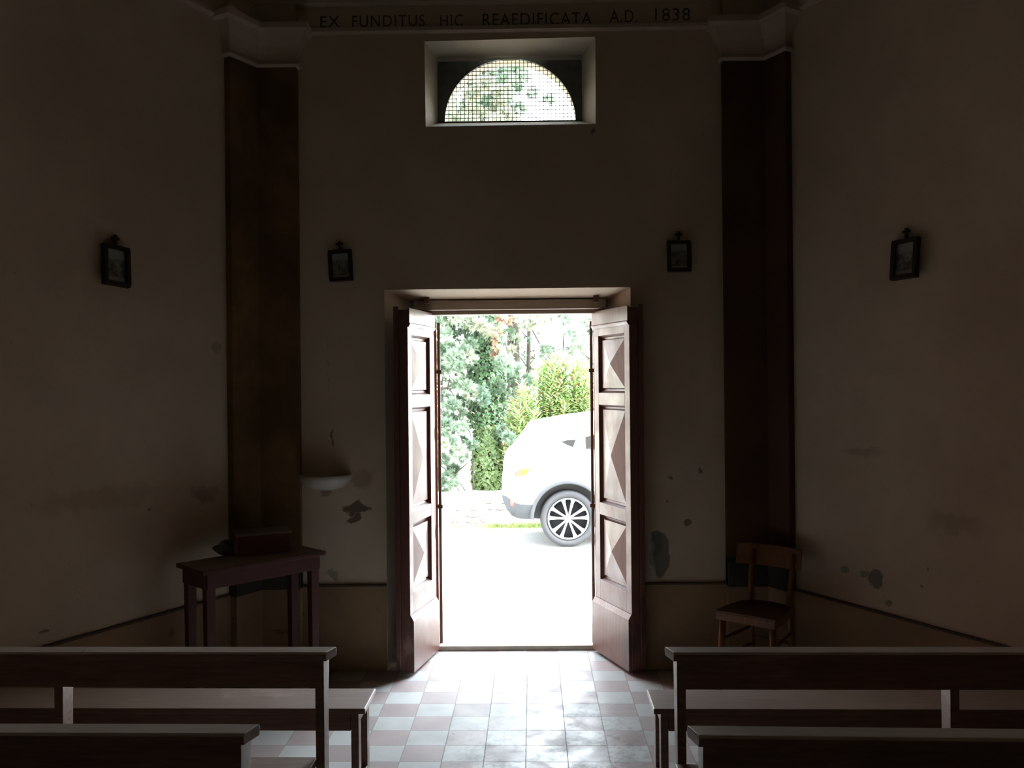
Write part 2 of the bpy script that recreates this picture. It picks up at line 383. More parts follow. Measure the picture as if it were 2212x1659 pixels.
# ------------------------------------------------------------------ inner door leaves
def leaf(name, hinge, free, side, mat, label):
    """hinge, free: plan points of the visible face at the floor; side=+1 visible face is to the right of hinge->free"""
    h = Vector(hinge); f = Vector(free); W = (f - h).length; ang = math.atan2((f - h).y, (f - h).x)
    root = thing(name, label, 'door', (h.x, h.y, 0.02), ang, kind='structure')
    H = 2.12; s = side
    # local x along the leaf from hinge, local y*s pointing away from the visible face (thickness)
    def bx(mb_, x0, x1, y0, y1, z0, z1): mb_.box((x0, min(y0 * s, y1 * s), z0), (x1, max(y0 * s, y1 * s), z1))
    st = .062; T = .055
    panels = [(.55, 1.10 - .06 + .0, 0), ]
    zp = [(.455, .86), (.935, 1.545), (1.62, 1.975)]
    fr = MB(); bx(fr, 0, st, 0, T, 0, H); bx(fr, W - st, W, 0, T, 0, H)
    rails = [0] + [z for p in zp for z in p] + [H]
    for k in range(0, len(rails), 2): bx(fr, st, W - st, 0, T, rails[k], rails[k + 1])
    fr.build('frame', mat, root, bevel=.003)
    for z0, z1 in zp:
        p = MB(); x0, x1 = st - .004, W - st + .004
        # moulding ring and raised diamond point
        lv = [(x0, z0, .004), (x0 + .012, z0 + .012, .024), (x0 + .03, z0 + .03, .03), (x0 + .03, z0 + .03, .016)]
        ring = []
        for a, b, d in lv:
            o = a - x0; ring.append([(x0 + o, d * s, z0 + o), (x1 - o, d * s, z0 + o), (x1 - o, d * s, z1 - o), (x0 + o, d * s, z1 - o)])
        vs = [v for r in ring for v in r]; fs = []
        for r in range(3):
            for q in range(4): fs.append((r * 4 + q, r * 4 + (q + 1) % 4, (r + 1) * 4 + (q + 1) % 4, (r + 1) * 4 + q))
        vs.append(((x0 + x1) / 2, -.009 * s, (z0 + z1) / 2)); n = len(vs) - 1
        for q in range(4): fs.append((12 + q, 12 + (q + 1) % 4, n))
        bk = [(x0, .045 * s, z0), (x1, .045 * s, z0), (x1, .045 * s, z1), (x0, .045 * s, z1)]; b0 = len(vs); vs += bk; fs.append((b0, b0 + 1, b0 + 2, b0 + 3))
        for q in range(4): fs.append((q, (q + 1) % 4, b0 + (q + 1) % 4, b0 + q))
        p.add(vs, fs); p.build('raised_panel', mat, root)
    kp = MB()
    kp.prism([(0, 0), (-.022, 0), (-.022, .3), (-.004, .33), (0, .33)], lambda y, z: (-.012, y * s, z), lambda y, z: (W + .0, y * s, z)); kp.build('kick_board', mat, root, bevel=.002)
    hp = MB()
    hp.prism([(0, 2.02), (-.006, 2.02), (-.016, 2.035), (-.016, 2.04), (-.012, 2.045), (-.012, H + .01), (0, H + .01)], lambda y, z: (-.008, y * s, z), lambda y, z: (W - .0, y * s, z)); hp.build('header_board', mat, root)
    m_ = MB(); bx(m_, W - .005, W + .012, T, T + .03, 0.01, H + .02); m_.build('meeting_strip', mat, root, bevel=.003)
    m_ = MB(); bx(m_, W - .09, W + .004, T, T + .028, 1.13, 1.21); m_.build('latch', M_IRON, root, bevel=.003)
    return root
hl = PZ(943, 1405, 0); fl = PZ(889, 1457, 0); hr = PZ(1283, 1402, 0); frr = PZ(1361, 1453, 0)
leaf('door_1', (-.49, 5.44), (-.592, 5.0), -1, M_DOOR, 'open left door leaf with raised diamond panels, bright with daylight')
leaf('door_2', (.53, 5.44), (.70, 5.0), 1, M_DOORR, 'open right door leaf with scuffed raised diamond panels')
for mm_ in (M_DOOR, M_DOORR):
    b_ = mm_.node_tree.nodes['Principled BSDF']; b_.inputs['Coat Weight'].default_value = .12 if mm_ is M_DOOR else .2; b_.inputs['Coat Roughness'].default_value = .3
# outer door leaves folded back outward, seen edge-on, each with a long bolt rod
M_RED = simple('red_brown_outer_paint', (.3, .1, .06), (.2, .07, .05), .5, 8)
for nm, x, s, lb_ in (('door_3', -.488, -1, 'left outer door leaf folded outward with long iron bolt rod'), ('door_4', .545, 1, 'right outer door leaf folded outward with long iron bolt rod')):
    r = thing(nm, lb_, 'door', (x, 5.57, .05), -s * .13, kind='structure')
    m = MB()
    for z0, z1 in ((0, .12), (.62, .7), (1.28, 1.36), (1.98, 2.06)): m.box((-.008, .055, z0), (.008, .425, z1))
    m.box((-.008, 0, 0), (.008, .055, 2.06)); m.box((-.008, .425, 0), (.008, .48, 2.06))
    m.build('frame', M_RED, r, bevel=.002)
    for z0, z1 in ((.12, .62), (.7, 1.28), (1.36, 1.98)):
        m = MB(); m.box((-.004, .055, z0), (.004, .425, z1)); m.build('panel', M_RED, r)
    m = MB(); m.tube([(-s * .02, -.03, -.02), (-s * .02, -.03, 2.05)], .0105, 10); m.build('bolt_rod', M_IRON, r, smooth=True)
    for z in (1.72, .85):
        m = MB(); m.box((-s * .02 - .016, -.046, z), (-s * .02 + .016, -.012, z + .025)); m.bar((-s * .02, -.02, z + .012), (0, .01, z + .012), .014); m.build('rod_bracket', M_IRON, r, bevel=.002)

# ------------------------------------------------------------------ lunette window
M_NET = simple('dark_mesh_frame', (.13, .14, .138), (.2, .21, .205), .85, 14, .4, .2)
M_WIRE = simple('rusty_wire', (.06, .05, .04), None, .7, 20, 0, .4, .3)
win = thing('window_1', 'arched lunette window closed by rusty wire mesh in a splayed recess above the door', 'window', ((AX0 + AX1) / 2, YWN, AZ), kind='structure')
a_ = arch(AX0, AX1, AZ, AT, 40)[::-1]
outer = []
x0, x1, z0, z1 = -.425, .455, 3.30, 3.695
cx = (AX0 + AX1) / 2
m = MB(); yf, yb = YWN - .004, YWN + .02
for (ax, az) in a_:
    # project outward on to the rectangle
    dx, dz = ax - cx, max(az - AZ, 1e-4)
    kx = ((x1 - cx) if dx > 0 else (cx - x0)) / max(abs(dx), 1e-6); kz = (z1 - AZ) / dz
    k_ = min(kx, kz); outer.append((cx + dx * k_, AZ + dz * k_))
n = len(a_); vs = [(x, yf, z) for x, z in a_] + [(x, yf, z) for x, z in outer] + [(x, yb, z) for x, z in a_] + [(x, yb, z) for x, z in outer]
fs = []
for i in range(n - 1):
    fs += [(i, i + 1, n + i + 1, n + i), (2 * n + i, 3 * n + i, 3 * n + i + 1, 2 * n + i + 1), (i, 2 * n + i, 2 * n + i + 1, i + 1)]
m.add(vs, fs)
for px0, px1 in ((x0, cx), (cx, x1)):
    m.box((px0, yf, z0 - .02), (px1, yb, AZ + .002))
# corner fillers
m.box((x0, yf + .001, z1 - .02), (x0 + .05, yb, z1)); m.box((x1 - .05, yf + .001, z1 - .02), (x1, yb, z1))
m.build('mesh_frame', M_NET, win, world=True)
m = MB(); rx = (AX1 - AX0) / 2; H_ = AT - AZ
nx = 33; 
for i in range(1, nx):
    x = AX0 + (AX1 - AX0) * i / nx; q = (x - cx) / rx; zt = AZ + H_ * math.sqrt(max(0, 1 - q * q)) + .004
    jx = random.uniform(-.001, .001); m.bar((x + jx, YWN + .006, AZ - .005), (x, YWN + .006, zt), .0036)
nz = 16
for i in range(1, nz):
    z = AZ + H_ * i / nz; q = (z - AZ) / H_; w_ = rx * math.sqrt(max(0, 1 - q * q)) + .004
    m.bar((cx - w_, YWN + .008, z), (cx + w_, YWN + .008, z + random.uniform(-.001, .001)), .0036)
m.build('wire_mesh', M_WIRE, win, world=True)
# sagging dusty web along the top
tw = NT('dusty_cobweb'); tw.out((.7, .7, .66), .95, .1); tw.b.inputs['Alpha'].default_value = .75
m = MB(); N = 40; rows = 5; vs = []; fs = []
for i in range(N + 1):
    x = x0 + (x1 - x0) * i / N
    wob = .018 * math.sin(i * .55) + .012 * math.sin(i * 1.13 + 1) - .03 * (abs(i - N / 2) / (N / 2)) ** 2
    for j in range(rows):
        tj = j / (rows - 1); vs.append((x, YWN - .012 - .035 * math.sin(tj * PI * .5), z1 + .004 - tj * min(.042, max(.02, .04 - wob * .6))))
for i in range(N):
    for j in range(rows - 1): fs.append((i * rows + j, (i + 1) * rows + j, (i + 1) * rows + j + 1, i * rows + j + 1))
m.add(vs, fs); o = m.build('cobweb', tw.m, win, world=True, smooth=True)
m = MB()
for i in range(70):
    x = random.uniform(AX0 + .01, AX1 - .01); s_ = random.uniform(.004, .011)
    m.box((x - s_, YWN + .03, AZ - .012), (x + s_, YWN + .05, AZ - .004 + s_ * .9))
m.build('debris', M_NET, win, world=True)

# ------------------------------------------------------------------ inscription
M_INK = simple('faded_black_lettering', (.06, .045, .035), (.15, .12, .09), .9, 30, 0, .1)
ins = thing('inscription', 'painted black capital lettering on the frieze above the window', 'inscription', (0, YW, 3.86))
for w, xa, xb, yb_, ht in (('EX', 692, 734, 59, 24), ('FUNDITUS', 761, 918, 58, 25), ('HIC', 951, 1000, 57, 25), ('REAEDIFICATA', 1043, 1278, 55, 27), ('A.D.', 1317, 1377, 49, 27), ('1838', 1415, 1491, 45, 27)):
    cu = bpy.data.curves.new('t', 'FONT'); cu.body = w; cu.size = 1; cu.extrude = 0; cu.space_character = 1.12
    to = bpy.data.objects.new('t', cu); COL.objects.link(to); bpy.context.view_layer.update()
    me = bpy.data.meshes.new_from_object(to.evaluated_get(bpy.context.evaluated_depsgraph_get())); bpy.data.objects.remove(to)
    xs = [v.co.x for v in me.vertices]; ys = [v.co.y for v in me.vertices]
    a = PY(xa, yb_, YW); b = PY(xb, yb_, YW); top = PY(xa, yb_ - ht, YW)
    sx = (b.x - a.x) / (max(xs) - min(xs)); sz = (top.z - a.z) / (max(ys) - min(ys)); mx, my = min(xs), min(ys)
    bz = (a.z + b.z) / 2
    for v in me.vertices: v.co = Vector(((v.co.x - mx) * sx + a.x - ins.location.x, -.0025, (v.co.y - my) * sz + bz - ins.location.z))
    me.materials.append(M_INK); o = bpy.data.objects.new('word', me); COL.objects.link(o); o.parent = ins

# ------------------------------------------------------------------ framed stations
M_BLK = wood('dark_frame_wood', (.03, .018, .012), (.02, .012, .008), .5, None, 'z')
def print_mat(seed):
    t = NT('faded_print'); v = t.obj()
    sp = t.n('ShaderNodeSeparateXYZ'); t.l(v, sp.inputs[0])
    nz = t.noise(30, t.vm('ADD', v, (seed, 0, seed * .7)), 5, .65)
    sky = t.ramp(sp.outputs[2], .02, .045); scene_ = t.mix(t.ramp(nz, .4, .62), (.1, .11, .09), (.3, .32, .27))
    c = t.mix(sky, scene_, (.36, .4, .37)); cap = t.ramp(sp.outputs[2], -.058, -.055); c = t.mix(cap, (.5, .5, .46), c)
    return t.out(c, .5, .4)
def station(px, py, kind, tilt, w, h, seed, label, lean=.07):
    if kind == 'F': q = PY(px, py, YW); n = Vector((0, -1, 0))
    elif kind == 'L': q = PDL(px, py); n = nL
    else: q = PDR(px, py); n = nR
    d = .016
    loc = q + n * (d + .012); rz = math.atan2(n.x, -n.y)
    r = thing('framed_picture', label, 'picture', loc); 
    Mx = Matrix.Translation(loc) @ Matrix.Rotation(rz, 4, 'Z') @ Matrix.Rotation(tilt, 4, 'Y') @ Matrix.Rotation(-lean, 4, 'X')
    r.matrix_basis = Mx
    m = MB(); b_ = .021
    for x0, x1, z0, z1 in ((-w / 2, w / 2, -h / 2, -h / 2 + b_), (-w / 2, w / 2, h / 2 - b_, h / 2), (-w / 2, -w / 2 + b_, -h / 2 + b_, h / 2 - b_), (w / 2 - b_, w / 2, -h / 2 + b_, h / 2 - b_)):
        m.box((x0, -.014, z0), (x1, .016, z1))
    m.box((-w / 2 + .004, .01, -h / 2 + .004), (w / 2 - .004, .016, h / 2 - .004))
    m.build('frame', M_BLK, r, bevel=.002)
    m = MB(); m.box((-w / 2 + b_ - .002, .002, -h / 2 + b_ - .002), (w / 2 - b_ + .002, .006, h / 2 - b_ + .002)); m.build('print', print_mat(seed), r)
    m = MB(); m.box((-.007, -.006, h / 2), (.007, .006, h / 2 + .055)); m.box((-.021, -.005, h / 2 + .031), (.021, .005, h / 2 + .044)); m.build('cross', M_BLK, r, bevel=.002)
station(243, 575, 'L', -.07 * -1, .145, .205, 1., 'small dark framed print with a cross on the slanting wall left of the left pilaster', .12)
station(738, 575, 'F', .06 * -1, .138, .185, 2., 'tilted dark framed print with a cross between left pilaster and door', .06)
station(1465, 555, 'F', 0.0, .138, .185, 3.3, 'straight dark framed print with a cross between door and right pilaster', .06)
station(1963, 560, 'R', -.02, .145, .20, 4.1, 'small dark framed print with a cross on the slanting wall right of the right pilaster', .12)

# ------------------------------------------------------------------ holy water font
q = PY(704, 1025, YW)
t = simple('white_marble', (.62, .6, .54), (.5, .48, .43), .45, 6, .1)
m = MB(); prof = [(.004, -.09), (.06, -.087), (.105, -.075), (.136, -.05), (.151, -.022), (.157, -.002), (.152, .004), (.14, .0), (.125, -.025), (.09, -.045), (.0, -.055)]
m.lathe(prof, 24, fn=lambda r, a, z: (r * math.cos(a), -r * math.sin(a) * 1.05, z), a0=0, a1=PI, closed=False)
o = m.build('holy_water_font', t, loc=(q.x, YW, q.z), smooth=True); tag(o, 'white marble half bowl fixed to the wall left of the door', 'font')

# ------------------------------------------------------------------ pews and benches
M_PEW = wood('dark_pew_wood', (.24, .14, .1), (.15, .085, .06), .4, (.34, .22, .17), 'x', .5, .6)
M_RAIL = wood('top_lit_rail_wood', (.55, .47, .41), (.42, .34, .29), .35, (.3, .2, .15), 'x', .5, .62)  # pale wood for upward faces: light falling from above put into the colour
M_PEWL = wood('worn_top_lit_bench_wood', (.42, .31, .25), (.33, .235, .185), .4, (.52, .42, .35), 'x', .5, .55)  # worn grain, with the brighter light on seat tops painted in
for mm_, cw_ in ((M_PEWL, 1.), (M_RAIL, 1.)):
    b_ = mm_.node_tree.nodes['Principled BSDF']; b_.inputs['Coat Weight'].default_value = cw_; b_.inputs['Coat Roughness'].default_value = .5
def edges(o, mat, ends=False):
    """light from above painted in: pale upper face, dark sides"""
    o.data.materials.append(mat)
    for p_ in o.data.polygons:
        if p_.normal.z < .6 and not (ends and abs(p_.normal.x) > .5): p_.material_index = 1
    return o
def pew(loc, rot, sgn, L, label, board_h=.085, seat=True, th=.03, sx0=.02, seat_y=-.06, seat_z=.47):
    """origin: aisle end of the back rail on the floor; the pew runs to -sgn... local x away from the aisle"""
    r = thing('pew', label, 'pew', (loc.x, loc.y, 0), rot, group='church pews')
    X = lambda a, b: (min(a * sgn, b * sgn), max(a * sgn, b * sgn))
    zt = .85
    m = MB(); x0, x1 = X(0, L)
    prof = [(.0, zt), (-.058, zt), (-.066, zt - .008), (-.062, zt - .028), (.0, zt - .028), (.006, zt - .012)]
    # rail with a slanted, rounded aisle end
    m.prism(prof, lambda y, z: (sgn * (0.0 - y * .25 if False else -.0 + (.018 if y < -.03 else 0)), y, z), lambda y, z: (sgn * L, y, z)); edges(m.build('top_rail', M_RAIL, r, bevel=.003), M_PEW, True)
    m = MB(); a, b = X(.035, L - .03); m.box((a, -.052, zt - .028 - board_h), (b, -.03, zt - .028)); m.build('back_board', M_PEW, r, bevel=.003)
    xs = [.03, .03 + .85, .03 + 1.75] if L < 2.4 else [.03, .03 + .86, L - .06]
    for x in xs:
        m = MB(); a, b = X(x, x + .028)
        m.prism([(-.05, 0), (.015, 0), (.008, .45), (.012, .7), (.026, zt - .028), (-.052, zt - .028 - (0 if x > .1 else 0)), (-.05, .45)], lambda y, z: (a, y, z), lambda y, z: (b, y, z)); m.build('post', M_PEW, r, bevel=.002)
        m = MB(); m.box((a, -.43, 0), (b, -.37, seat_z - .025)); m.build('leg', M_PEW, r, bevel=.002)
        m = MB(); m.box((a, -.37, .1), (b, -.05, .15)); m.build('stretcher', M_PEW, r, bevel=.002)
    if seat:
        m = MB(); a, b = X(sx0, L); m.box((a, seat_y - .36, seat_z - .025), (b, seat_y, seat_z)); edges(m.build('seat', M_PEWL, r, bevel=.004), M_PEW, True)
    return r
def bench(loc, rot, sgn, L, depth, label):
    r = thing('bench', label, 'bench', (loc.x, loc.y, 0), rot, group='backless benches')
    X = lambda a, b: (min(a * sgn, b * sgn), max(a * sgn, b * sgn)); zt = .43
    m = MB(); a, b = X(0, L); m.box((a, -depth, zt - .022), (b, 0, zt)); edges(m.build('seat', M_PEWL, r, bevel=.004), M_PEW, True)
    for y in (-depth + .012, -.035):
        m = MB(); a, b = X(.06, L - .06); m.box((a, y, zt - .022 - .07), (b, y + .022, zt - .022)); m.build('apron', M_PEW, r, bevel=.002)
    for x in (.028, L * .5, L - .06):
        a, b = X(x, x + .03)
        m = MB(); m.box((a, -depth + .01, 0), (b, -depth + .055, zt - .022)); m.build('leg', M_PEW, r, bevel=.002)
        m = MB(); m.box((a, -.05, 0), (b, -.005, zt - .022)); m.build('leg', M_PEW, r, bevel=.002)
        m = MB(); m.box((a, -depth + .055, zt - .022 - .04), (b, -.05, zt - .022)); m.build('end_rail', M_PEW, r, bevel=.002)
        m = MB(); m.box((a, -depth + .055, .085), (b, -.05, .13)); m.build('stretcher', M_PEW, r, bevel=.002)
    return r
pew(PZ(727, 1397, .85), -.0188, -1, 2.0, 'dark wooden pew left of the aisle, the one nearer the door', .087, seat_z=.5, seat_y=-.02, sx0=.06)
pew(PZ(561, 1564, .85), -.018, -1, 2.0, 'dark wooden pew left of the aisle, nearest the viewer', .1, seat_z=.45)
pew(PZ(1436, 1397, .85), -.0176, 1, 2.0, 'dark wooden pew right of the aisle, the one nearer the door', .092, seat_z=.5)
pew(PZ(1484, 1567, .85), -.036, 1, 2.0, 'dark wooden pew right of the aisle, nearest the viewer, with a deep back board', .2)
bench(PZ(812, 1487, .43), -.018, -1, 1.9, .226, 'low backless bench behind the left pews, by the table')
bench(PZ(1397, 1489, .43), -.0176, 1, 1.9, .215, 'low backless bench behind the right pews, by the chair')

# ------------------------------------------------------------------ table, box, cloth
M_TAB = wood('dark_red_table_paint', (.1, .036, .03), (.07, .025, .021), .55, (.11, .05, .04), 'x', .4, .66)
M_TABTOP = wood('top_lit_table_wood', (.25, .21, .175), (.2, .165, .14), .6, None, 'x', .3)  # paler than the table edges: light on the top put into the colour
tfl = PZ(439, 1235, .78); tfr = PZ(704, 1190, .78); u = (tfr - tfl); TL = Vector((u.x, u.y)).length; ta = math.atan2(u.y, u.x); TD = .31
tb = thing('side_table', 'narrow dark red wooden table standing across the corner by the left pilaster', 'table', (tfl.x, tfl.y, 0), ta)
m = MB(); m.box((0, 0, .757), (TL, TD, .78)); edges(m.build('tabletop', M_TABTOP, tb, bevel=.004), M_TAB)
m = MB(); m.box((.03, .018, .68), (TL - .03, .036, .757)); m.box((.03, TD - .036, .68), (TL - .03, TD - .018, .757))
m.box((.02, .03, .68), (.038, TD - .03, .757)); m.box((TL - .038, .03, .68), (TL - .02, TD - .03, .757)); m.build('apron', M_TAB, tb, bevel=.002)
for x in (.028, TL - .078):
    for y in (.024, TD - .074):
        m = MB(); m.prism([(0, 0), (.05, 0), (.05, .05), (0, .05)], lambda a, b: (x + .006 + a * .76, y + .006 + b * .76, 0), lambda a, b: (x + a, y + b, .757)); m.build('leg', M_TAB, tb, bevel=.003)
bl = PZ(512, 1205, .78); br = PZ(607, 1196, .78)
u = br - bl; ba = math.atan2(u.y, u.x) * .55 + .18; bw = .275
M_BOX = wood('dark_box_wood', (.19, .075, .055), (.13, .05, .04), .5, None, 'x', .4)
bo = thing('wooden_box', 'dark wooden box with a thin overhanging lid standing on the side table', 'box', (bl.x - .01, bl.y + .045, .78), .42)
m = MB(); m.box((0, 0, 0), (bw, .15, .105)); m.build('box_body', M_BOX, bo, bevel=.003)
m = MB(); m.box((-.012, -.012, .105), (bw + .012, .16, .12)); m.build('lid', M_TABTOP, bo, bevel=.003)
q = PZ(474, 1202, .78)
m = MB(); N = 14; 
vs = []; fs = []
for i in range(9):
    for j in range(N):
        th = PI * i / 8; ph = 2 * PI * j / N
        rr = 1 + .25 * math.sin(3 * ph + i) + .18 * math.sin(5 * ph + 2.3 * i)
        vs.append((.05 * rr * math.sin(th) * math.cos(ph), .04 * rr * math.sin(th) * math.sin(ph), .036 * (1 - math.cos(th)) * (1 + .2 * math.sin(2 * ph))))
for i in range(8):
    for j in range(N): fs.append((i * N + j, i * N + (j + 1) % N, (i + 1) * N + (j + 1) % N, (i + 1) * N + j))
m.add(vs, fs); o = m.build('crumpled_cloth', simple('grey_cloth', (.2, .2, .19), (.06, .055, .05), .9, 18), loc=(q.x + .02, q.y + .03, .78), smooth=True)
tag(o, 'small crumpled grey cloth left of the box on the side table', 'cloth')

# ------------------------------------------------------------------ chair
M_CH = wood('orange_brown_beech', (.22, .095, .035), (.15, .062, .024), .4, None, 'z', .5)
M_CHS = wood('dark_seat_plywood', (.1, .05, .028), (.07, .036, .02), .4, None, 'x', .5)
cfl = PZ(1545, 1322, .45); cfr = PZ(1675, 1345, .45); u = cfr - cfl; ca = math.atan2(u.y, u.x); cw = Vector((u.x, u.y)).length
ch = thing('wooden_chair', 'simple orange-brown wooden chair standing in front of the right pilaster', 'chair', (cfl.x, cfl.y, 0), ca)
ch.location.z = 0
seat = [(0, 0), (cw, 0), (cw - .005, .14), (cw - .025, .27), (cw - .07, .33), (cw / 2, .35), (.07, .33), (.025, .27), (.005, .14)]
m = MB(); m.prism(seat, lambda x, y: (x, y, .452), lambda x, y: (x, y, .464)); m.build('seat', M_CHS, ch, bevel=.004)
m = MB(); m.prism([(.004, .004), (cw - .004, .004), (cw - .008, .14), (cw - .03, .26), (cw - .075, .322), (cw / 2, .342), (.075, .322), (.03, .26), (.008, .14)], lambda x, y: (x, y, .41), lambda x, y: (x, y, .452)); m.build('seat_frame', M_CH, ch, bevel=.003)
for x, dx in ((.028, -.012), (cw - .028, .012)):
    m = MB(); m.tube([(x, .03, .42), (x + dx * .5, .02, .2), (x + dx, .012, 0)], [.019, .017, .013], 12); m.build('leg', M_CH, ch, smooth=True)
    bx_ = x + (.03 if dx < 0 else -.03)
    m = MB(); m.tube([(bx_ + dx, .40, 0), (bx_ + dx * .5, .345, .25), (bx_, .32, .45), (bx_ + dx * .4, .345, .60), (bx_ + dx * .8, .385, .74)], [.013, .016, .018, .016, .013], 12); m.build('rear_post', M_CH, ch, smooth=True)
    for z in (.2, .3):
        m = MB(); m.tube([(x + dx * .5, .022, z), (bx_ + dx * .5, .34, z + .01)], .009, 8); m.build('stretcher', M_CH, ch, smooth=True)
m = MB(); m.tube([(.024, .02, .25), (cw - .024, .02, .25)], .009, 8); m.build('stretcher', M_CH, ch, smooth=True)
m = MB(); m.tube([(.055, .345, .25), (cw - .055, .345, .25)], .009, 8); m.build('stretcher', M_CH, ch, smooth=True)
m = MB(); vs = []; fs = []; N = 12
for i in range(N + 1):
    tt = i / N; x = -.045 + (cw + .04) * tt; bow = .03 * math.sin(PI * tt)
    for (dy, z) in ((-.009, .655), (-.009, .765 + .006 * math.sin(PI * tt)), (.009, .765 + .006 * math.sin(PI * tt)), (.009, .655)):
        vs.append((x, .37 + bow + dy + (z - .7) * .25, z))
for i in range(N):
    for k_ in range(4): fs.append((i * 4 + k_, (i + 1) * 4 + k_, (i + 1) * 4 + (k_ + 1) % 4, i * 4 + (k_ + 1) % 4))
fs += [(0, 1, 2, 3), tuple(N * 4 + i for i in range(4))]
m.add(vs, fs); m.build('backrest', M_CH, ch, bevel=.003)

# ================================================================== OUTSIDE
def GZ(y): return .0 - .12 - max(0, y - 5.9) * .03 if y < 10.2 else -.249 - (y - 10.2) * .06
m = MB(); ys = [5.9, 7, 8.5, 10.2, 11.4, 12.6]; xs = [-14, -6, -2, 2, 6, 14]
for j, y in enumerate(ys):
    for x in xs: m.v.append((x, y, GZ(y)))
for j in range(len(ys) - 1):
    for i in range(len(xs) - 1): m.f.append((j * 6 + i, j * 6 + i + 1, (j + 1) * 6 + i + 1, (j + 1) * 6 + i))
def ground_mat():
    t = NT('pale_gravel'); p = t.P()
    c = t.mix(t.ramp(t.noise(30, p, 4), .35, .65), (.44, .43, .4), (.36, .35, .33))
    sp = t.n('ShaderNodeSeparateXYZ'); t.l(p, sp.inputs[0])
    near = t.math('MULTIPLY', t.ramp(sp.outputs[1], 11.7, 12.3), t.ramp(t.noise(5, p, 5, .7), .42, .55))
    c = t.mix(near, c, (.33, .38, .12)); t.bump(t.noise(60, p), .4, .01)
    return t.out(c, .9, .2)
tag(m.build('ground_yard', ground_mat()), 'pale sunlit gravel yard in front of the chapel', 'ground', kind='structure')
m = MB(); ys2 = [12.6, 13.2, 15, 20, 32]; zs2 = [.0, .02, .12, .5, 2.4]
for y, z in zip(ys2, zs2):
    for x in (-30, -3, 3, 30): m.v.append((x, y + .12, z))
for j in range(4):
    for i in range(3): m.f.append((j * 4 + i, j * 4 + i + 1, (j + 1) * 4 + i + 1, (j + 1) * 4 + i))
M_BANK = simple('dry_pale_hillside', (.62, .58, .46), (.5, .5, .34), .95, 3, .2, .1)
tag(m.build('ground_slope', M_BANK), 'pale dry slope rising beyond the stone wall', 'hillside', kind='structure')

# low stone wall
def stone_mat():
    t = NT('pale_dry_stone'); v = t.obj()
    b = t.n('ShaderNodeTexBrick'); t.l(t.vm('ADD', t.vm('MULTIPLY', v, (1, 1, 1)), (0, 0, 0)), b.inputs['Vector'])
    cm = t.n('ShaderNodeCombineXYZ'); sp = t.n('ShaderNodeSeparateXYZ'); t.l(v, sp.inputs[0])
    nz = t.noise(4, v, 4); t.l(sp.outputs[0], cm.inputs[0]); t.l(t.math('ADD', sp.outputs[2], t.math('MULTIPLY', nz, .12)), cm.inputs[1]); t.l(cm.outputs[0], b.inputs['Vector'])
    b.inputs['Scale'].default_value = 1; b.inputs['Brick Width'].default_value = .41; b.inputs['Row Height'].default_value = .092; b.inputs['Mortar Size'].default_value = .007; b.offset = .37; b.squash = .7; b.squash_frequency = 3; b.inputs['Mortar Smooth'].default_value = .3
    b.inputs['Color1'].default_value = (.5, .47, .4, 1); b.inputs['Color2'].default_value = (.4, .38, .32, 1); b.inputs['Mortar'].default_value = (.07, .06, .045, 1)
    gap = t.ramp(t.noise(4, v, 4, .7), .45, .55); t.bump(b.outputs['Fac'], -.8, .02); return t.out(t.mix(gap, (.57, .54, .46), b.outputs['Color']), .9, .2)
st = thing('stone_wall', 'low pale dry stone wall at the far edge of the yard', 'wall', (0, 12.6, -.45))
m = MB(); m.box((-7, 0, 0), (7, .35, .47)); m.build('stone_courses', stone_mat(), st, bevel=.01)
m = MB()
x = -7.
while x < 7: 
    w_ = random.uniform(.35, .7); m.box((x, -.03, .47), (x + w_ - .012, .38, .53 + random.uniform(-.006, .006))); x += w_
m.build('coping', simple('pale_coping_stone', (.62, .6, .54), (.54, .52, .46), .9, 6), st, bevel=.006)

# grass tufts along the foot of the wall
def blades(n, fn, wid):
    m = MB()
    for _ in range(n):
        p, d, L = fn(); p = Vector(p); d = Vector(d).normalized(); a = d.cross(Vector((random.uniform(-1, 1), random.uniform(-1, 1), random.uniform(-1, 1)))).normalized() * wid / 2
        mid = p + d * L * .5; m.add([p, mid + a, p + d * L, mid - a], [(0, 1, 2, 3)])
    return m
def leafm(name, c1, c2, trans=.25, scale=6):
    t = NT(name); f = t.ramp(t.noise(scale, t.P(), 3), .35, .65)
    c = t.mix(f, c1, c2); t.out(c, .55, .35)
    tr = t.n('ShaderNodeBsdfTranslucent'); t.l(c, tr.inputs[0]); mx = t.n('ShaderNodeMixShader'); mx.inputs[0].default_value = trans
    t.l(t.b.outputs[0], mx.inputs[1]); t.l(tr.outputs[0], mx.inputs[2]); t.l(mx.outputs[0], t.t.nodes['Material Output'].inputs[0]); return t.m
G_GRASS = leafm('grass_green', (.14, .2, .05), (.22, .24, .1))
def gf():
    x = random.uniform(-2.5, 3.2); 
    if random.random() < .6: x = random.choice([-.1, .12, .3, .45, -.35, .7, 1.0]) + random.gauss(0, .08)
    y = 12.5 - abs(random.gauss(0, .12)); return (x, y, GZ(y)), (random.gauss(0, .5), random.gauss(0, .5), 1), random.uniform(.03, .11)
o = blades(2600, gf, .009).build('grass', G_GRASS, fixn=False); tag(o, 'short green grass growing along the foot of the stone wall', 'grass', kind='stuff')

